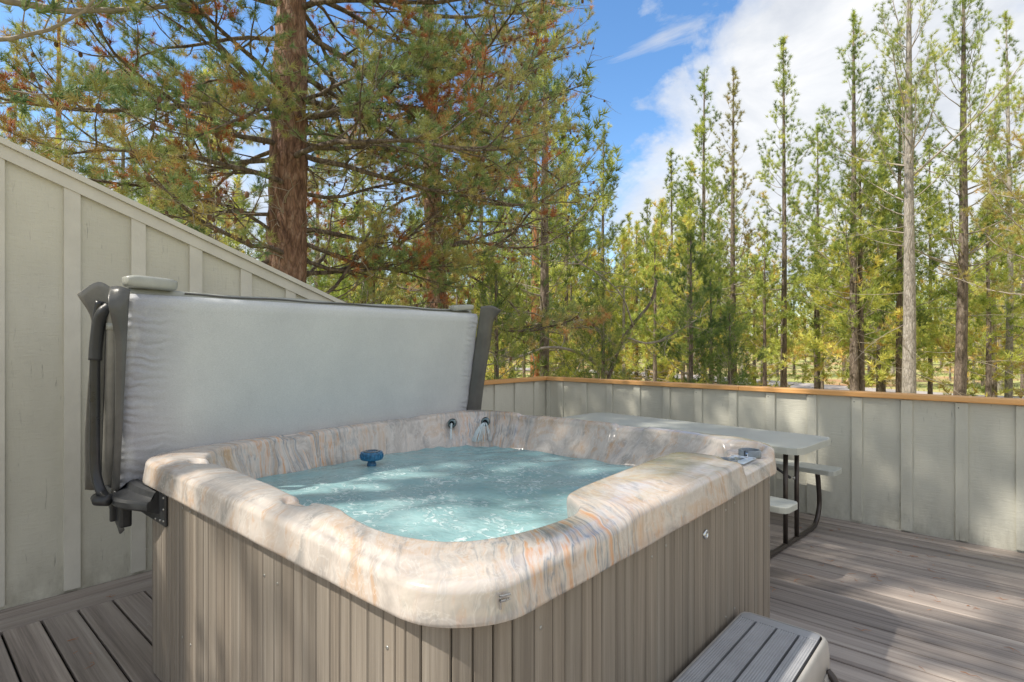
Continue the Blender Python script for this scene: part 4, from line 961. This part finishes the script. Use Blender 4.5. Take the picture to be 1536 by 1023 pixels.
# the far wood as one mass
g = G(); rs_ = np.random.RandomState(9)
for k_ in range(230):
    px = rs_.uniform(-250, 1800); d = rs_.uniform(78, 130); p_ = at(px, HY, d); z0 = gz(p_.x, p_.y); Hh = rs_.uniform(8, 13)
    g.tube([(p_.x, p_.y, z0), (p_.x, p_.y, z0+Hh*.9)], [.16, .04], 4, .95)
    nn_ = 110; t = rs_.rand(nn_)**.8; rr = (1-t)*1.9+.25; a = rs_.rand(nn_)*6.28; q = np.sqrt(rs_.rand(nn_))
    P = np.stack([p_.x+rr*q*np.cos(a), p_.y+rr*q*np.sin(a), z0+.8+t*(Hh-.8)], -1); D = np.stack([np.cos(a), np.sin(a), np.full(nn_, .6)], -1)
    tufts(g, P, D, 5, .5, .16, .2, np.full(nn_, rs_.uniform(.2, .8)), rs_)
tag(g.build('forest', M['needle']), 'distant belt of pines seen between the nearer trunks', 'forest', kind='stuff')

# ------------------------------------------------------------------ big near pines
def big_pine(name, base, label, seed, H, r0, lean, limbs, nd, K, tone, cones=True, rustn=0, wm='bark_near'):
    rs_ = np.random.RandomState(seed); tr = G(); wood = G(); tw = G(); st = []; ru = []; cn = []
    nz = 18; zz = np.linspace(-.3, H, nz); ax = np.stack([lean[0]*zz+.05*np.sin(zz*.8+seed), lean[1]*zz+.04*np.cos(zz*.9), zz], -1)
    rad = r0*np.clip(1-zz/H, 0, 1)**.7+.02
    # knobbly trunk: fine rings
    zf = np.linspace(-.3, H, 120); axf = np.stack([np.interp(zf, zz, ax[:, i]) for i in range(3)], -1); rf2 = np.interp(zf, zz, rad)*(1+.04*rs_.randn(120)); tr.tube(axf, rf2, 20)
    v = tr.v[0]; c_ = np.repeat(axf, 20, 0); vv_ = v[:2400]; vv_[:, :2] += (vv_[:, :2]-c_[:, :2])*(rs_.uniform(-.06, .06, 2400)[:, None])
    def axis(z): return np.array((np.interp(z, zz, ax[:, 0]), np.interp(z, zz, ax[:, 1]), z))
    for (z, az, el, L_, curl, dens, tn) in limbs:
        Q = path(axis(z), az, el, L_, curl, rs_, 9, .30); rb = .012+.0085*L_
        wood.tube(Q, np.linspace(rb, rb*.22, 10), 7, caps=False)
        # second order limbs
        n2 = int(4+3.4*L_)
        for t in np.linspace(.22, .97, n2):
            i = min(int(t*9), 8); f = t*9-i; p0 = Q[i]*(1-f)+Q[i+1]*f; d = norm(Q[i+1]-Q[i]); sg = rs_.choice((-1, 1))
            az2 = math.atan2(d[1], d[0])+sg*rs_.uniform(.4, 1.15); el2 = rs_.uniform(-.45, .5); L2 = L_*rs_.uniform(.22, .42)*(1.2-.5*t); Q2 = path(p0, az2, el2, L2, rs_.uniform(-.2, .9), rs_, 6, .2)
            rb2 = rb*.36*(1.1-.5*t); wood.tube(Q2, np.linspace(rb2, rb2*.3, 7), 5, caps=False)
            rr = rs_.rand()
            lst = st
            if rr < rustn: lst = ru
            if dens > 0 and rs_.rand() < dens: limb_foliage(tw, Q2, rb2*.9, L2, rs_, lst, int(3+7*L2), .30, .2, np.clip(tn+rs_.uniform(-.25, .3), 0, 1), .12, True, .16, (.4, 1.3))
            else: # bare curly twigs
                for _ in range(4):
                    i = rs_.randint(1, 6); Q3 = path(Q2[i], az2+rs_.uniform(-1.4, 1.4), rs_.uniform(-1.2, .4), rs_.uniform(.2, .55), rs_.uniform(-1.2, 1.2), rs_, 6, .3); tw.tube(Q3, np.linspace(.005, .0015, 7), 3, caps=False)
            if cones and rs_.rand() < .5: cn.append(Q2[-2]); 
            if cones and rs_.rand() < .4: cn.append(Q2[3])
        limb_foliage(tw, Q[4:], rb*.3, L_*.5, rs_, st if dens > 0 else [], int(4+4*L_*.5), .32, .1, tn, 1-dens, True, .085)
    # dead spurs on the lower trunk
    for _ in range(40):
        z = rs_.uniform(1, 6); az = rs_.rand()*6.28; Q = path(axis(z), az, rs_.uniform(-.9, .3), rs_.uniform(.4, 1.6), rs_.uniform(-1, 1.2), rs_, 8, .3); tw.tube(Q, np.linspace(.011, .002, 9), 4, caps=False)
        for _ in range(3):
            i = rs_.randint(2, 8); Q3 = path(Q[i], az+rs_.uniform(-1.5, 1.5), rs_.uniform(-1, .6), rs_.uniform(.15, .6), rs_.uniform(-1, 1), rs_, 5, .35); tw.tube(Q3, np.linspace(.005, .0012, 6), 3, caps=False)
    e = empty(name, base); tag(e, label, 'pine tree')
    tr.build('trunk', M[wm], e, True); wood.build('branches', M['bark'], e, True); tw.build('twigs', M['twig'], e, True)
    def fol(lst, nm, m):
        if not lst: return
        cr = G(); P = np.array([s_[0] for s_ in lst]); D = np.array([s_[1] for s_ in lst]); T = np.array([s_[2] for s_ in lst], float)+rs_.uniform(-.2, .2, len(lst))
        tufts(cr, P, D+np.array((0, 0, .25)), K, nd[0], nd[1], nd[2], np.clip(T, 0, 1), rs_, (.45, 1.45)); cr.build(nm, M[m], e); print(nm, len(lst))
    fol(st, 'crown', 'needle_near'); fol(ru, 'dead_needles', 'rust')
    if cn:
        cg = G()
        for c_ in cn:
            cg.lathe([(0, -.03), (.014, -.022), (.02, -.004), (.017, .012), (.008, .024), (0, .028)], c_+np.array((0, 0, -.02)), 7)
        tag(cg.build('cones', M['cone'], e, True), kind='stuff')
    return e
r5 = random.Random(31)
def limbset(zs, n, Lr, elr, densf, tn, az_bias=None):
    out = []
    for k_ in range(n):
        z = r5.uniform(*zs); az = r5.uniform(0, 6.283)
        if az_bias and r5.random() < az_bias[1]: az = az_bias[0]+r5.gauss(0, az_bias[2])
        out.append((z, az, r5.uniform(*elr), r5.uniform(*Lr), r5.uniform(.1, .7), densf, tn+r5.uniform(-.1, .15)))
    return out
toC = math.atan2(-3.3, 6.8)          # from the trunk towards the lens
right = YAW                          # screen right
b1 = at(428, HY, 7.0); g1 = gz(b1.x, b1.y)
L1 = limbset((3.2, 5.2), 14, (1.6, 3.0), (-.55, .1), .75, .45)+limbset((4.8, 9.0), 28, (1.8, 3.8), (-.45, .25), .9, .35)+limbset((2.0, 4.0), 8, (1.2, 2.2), (-.2, .5), .35, .6)
L1 += limbset((4.8, 8.0), 6, (2.2, 3.6), (-.4, .1), .95, .3, (right+.1, 1.0, .5))
big_pine('large_pine_tree', (b1.x, b1.y, g1), 'nearest big pine with thick furrowed reddish trunk behind the tall wall', 5, 13, .27, (-.006, .012), L1, (.082, .0058, .06), 40, .35, True, .15)
b2 = at(668, HY, 10.0); g2 = gz(b2.x, b2.y)
L2_ = limbset((3.0, 6.0), 14, (1.6, 3.2), (-.35, .3), .5, .6)+limbset((5.0, 10.0), 24, (1.6, 3.4), (-.3, .35), .7, .5)+limbset((4.0, 7.5), 9, (2.4, 3.6), (-.1, .3), .22, .45, (right, 1.0, .35))
big_pine('large_pine_tree', (b2.x, b2.y, g2), 'leaning dark trunked pine with sparse limbs reaching right, behind the tub cover', 6, 12, .20, (-.03, -.025), L2_, (.088, .0078, .06), 30, .5, True, .10, 'bark_near')
# bushy young pine by the end of the cover and a crooked low dead-limbed one
for px, d, ty, lab, sd, R_ in ((745, 8.6, 405, 'dark bushy young pine rising behind the right end of the tub cover', 41, 1.15), (905, 10.5, 440, 'low spreading dark young pine behind the fence right of its corner', 42, 1.1), (1095, 12, 470, 'low dark pine sapling behind the middle of the long fence', 43, .8), (560, 9.5, 380, 'bushy young pine between the two big trunks', 44, 1.0), (300, 9.5, 330, 'olive young pine left of the nearest big trunk', 45, 1.1)):
    b = base_at(px, d); H = hgt(ty, d, b)
    pine('young_pine', b, lab, 'pine tree', None, 'bark', 'needle_dark' if sd != 45 else 'needle_olive', seed=sd, H=H, cb=.7, Rmax=R_, r0=.05, whorl=.24, tw=9, twl=.34, needle=(.075, .007, .10), K=20, tuftstep=.10, dead=.2, tone=.45, profile='cone', nper=(4, 6))
cr_ = empty('crooked_pine', base_at(880, 10.8)); tag(cr_, 'slight crooked pine with thin bare curved grey limbs low above the fence corner', 'pine tree')
g = G(); wd = G(); st = []; rs_ = np.random.RandomState(70); B0 = np.array(cr_.location)
def pth(pts): return [np.array(at(*p))-B0 for p in pts]
g.tube(catmull(pth([(905, 640, 10.8), (915, 560, 10.8), (940, 500, 10.8), (975, 455, 10.9), (985, 420, 11)]), 6), np.linspace(.05, .02, 25), 10)
for ps, r_ in (([(925, 520, 10.8), (880, 482, 10.6), (845, 486, 10.4), (800, 470, 10.2), (770, 467, 10.1)], .045), ([(912, 560, 10.8), (870, 530, 10.4), (822, 521, 10), (780, 535, 9.7), (730, 548, 9.4)], .06), ([(935, 505, 10.8), (975, 515, 11), (1010, 500, 11.2), (1060, 470, 11.4)], .035), ([(950, 490, 10.8), (930, 440, 10.6), (880, 400, 10.4), (820, 390, 10.2)], .03)):
    Q = np.array([tuple(q) for q in catmull(pth(ps), 5)]); wd.tube(Q, np.linspace(r_*.6, r_*.2, len(Q)), 8)
    for _ in range(16):
        i = rs_.randint(3, len(Q)-1); az = rs_.rand()*6.28; Q2 = path(Q[i], az, rs_.uniform(-.7, .9), rs_.uniform(.4, 1.1), rs_.uniform(-.8, .8), rs_, 6, .28); wd.tube(Q2, np.linspace(.010, .003, 7), 4, caps=False)
        if rs_.rand() < .6: limb_foliage(wd, Q2, .008, .8, rs_, st, 6, .3, .3, .4, .2)
g.build('trunk', M['bark'], cr_, True); wd.build('branches', M['twig'], cr_, True); cg = G()
tufts(cg, np.array([s_[0] for s_ in st]), np.array([s_[1] for s_ in st])+np.array((0, 0, .3)), 18, .075, .007, .10, np.clip(np.array([s_[2] for s_ in st])+rs_.uniform(-.2, .2, len(st)), 0, 1), rs_); cg.build('crown', M['needle_dark'], cr_)
# pines on the sunny side of the deck, out of frame: their limbs dapple the light and one reaches into the top left corner
for (x, y), sd, H, cb_, R_, lab in (((-5.9, .3), 51, 10.5, 4.4, 2.0, 'pine left of the frame whose limb reaches in over the tall wall'), ((-4.95, -1.5), 54, 10, 4.6, 1.9, 'smaller pine hard against the back of the tall wall, out of frame'), ((-4.65, -2.7), 52, 14, 7.9, 2.4, 'pine close behind the tall wall dappling the deck with shade'), ((-4.75, -.7), 55, 14, 6.6, 2.6, 'tall pine just left of the frame overhanging the tub'), ((-2.0, -4.7), 53, 13, 8.5, 1.4, 'pine behind the camera at the end of the deck')):
    pine('pine_tree', (x, y, gz(x, y)), lab, 'pine tree', None, 'bark', 'needle_near', seed=sd, H=H, cb=cb_, Rmax=R_, r0=.17, whorl=.42, tw=5, twl=.6, needle=(.11, .016, .08), K=26, tuftstep=.12, dead=.3, tone=.4)

# ------------------------------------------------------------------ grass and undergrowth
g = G(); rs_ = np.random.RandomState(3); nG = 9000
d = 8+rs_.rand(nG)**1.3*40; px = rs_.uniform(-100, 1650, nG); r_ = (px-768)/F*d; X = r_*cy-d*sy; Y = r_*sy+d*cy
cl = np.sin(X*.9+1)*np.cos(Y*.7)+.6*np.sin(X*.33-Y*.41); kp = (cl > -.5); X, Y, d = X[kp], Y[kp], d[kp]
far_ = np.array([road_clear(a, b_) for a, b_ in zip(X, Y)]); X, Y, d = X[far_], Y[far_], d[far_]
Z = np.array([gz(a, b_) for a, b_ in zip(X, Y)])
P = np.stack([X, Y, Z], -1); D = np.tile(np.array((0, 0, 1.)), (len(P), 1))
tufts(g, P, D, 9, .26, .014, .03, np.clip(rs_.rand(len(P)), 0, 1), rs_, (.1, .7))
tag(g.build('grass', M['grass']), 'dry yellow green grass tufts on the forest floor', 'grass', kind='stuff')
print('objects', len(bpy.data.objects), 'tris', sum(len(m_.polygons) for m_ in bpy.data.meshes))
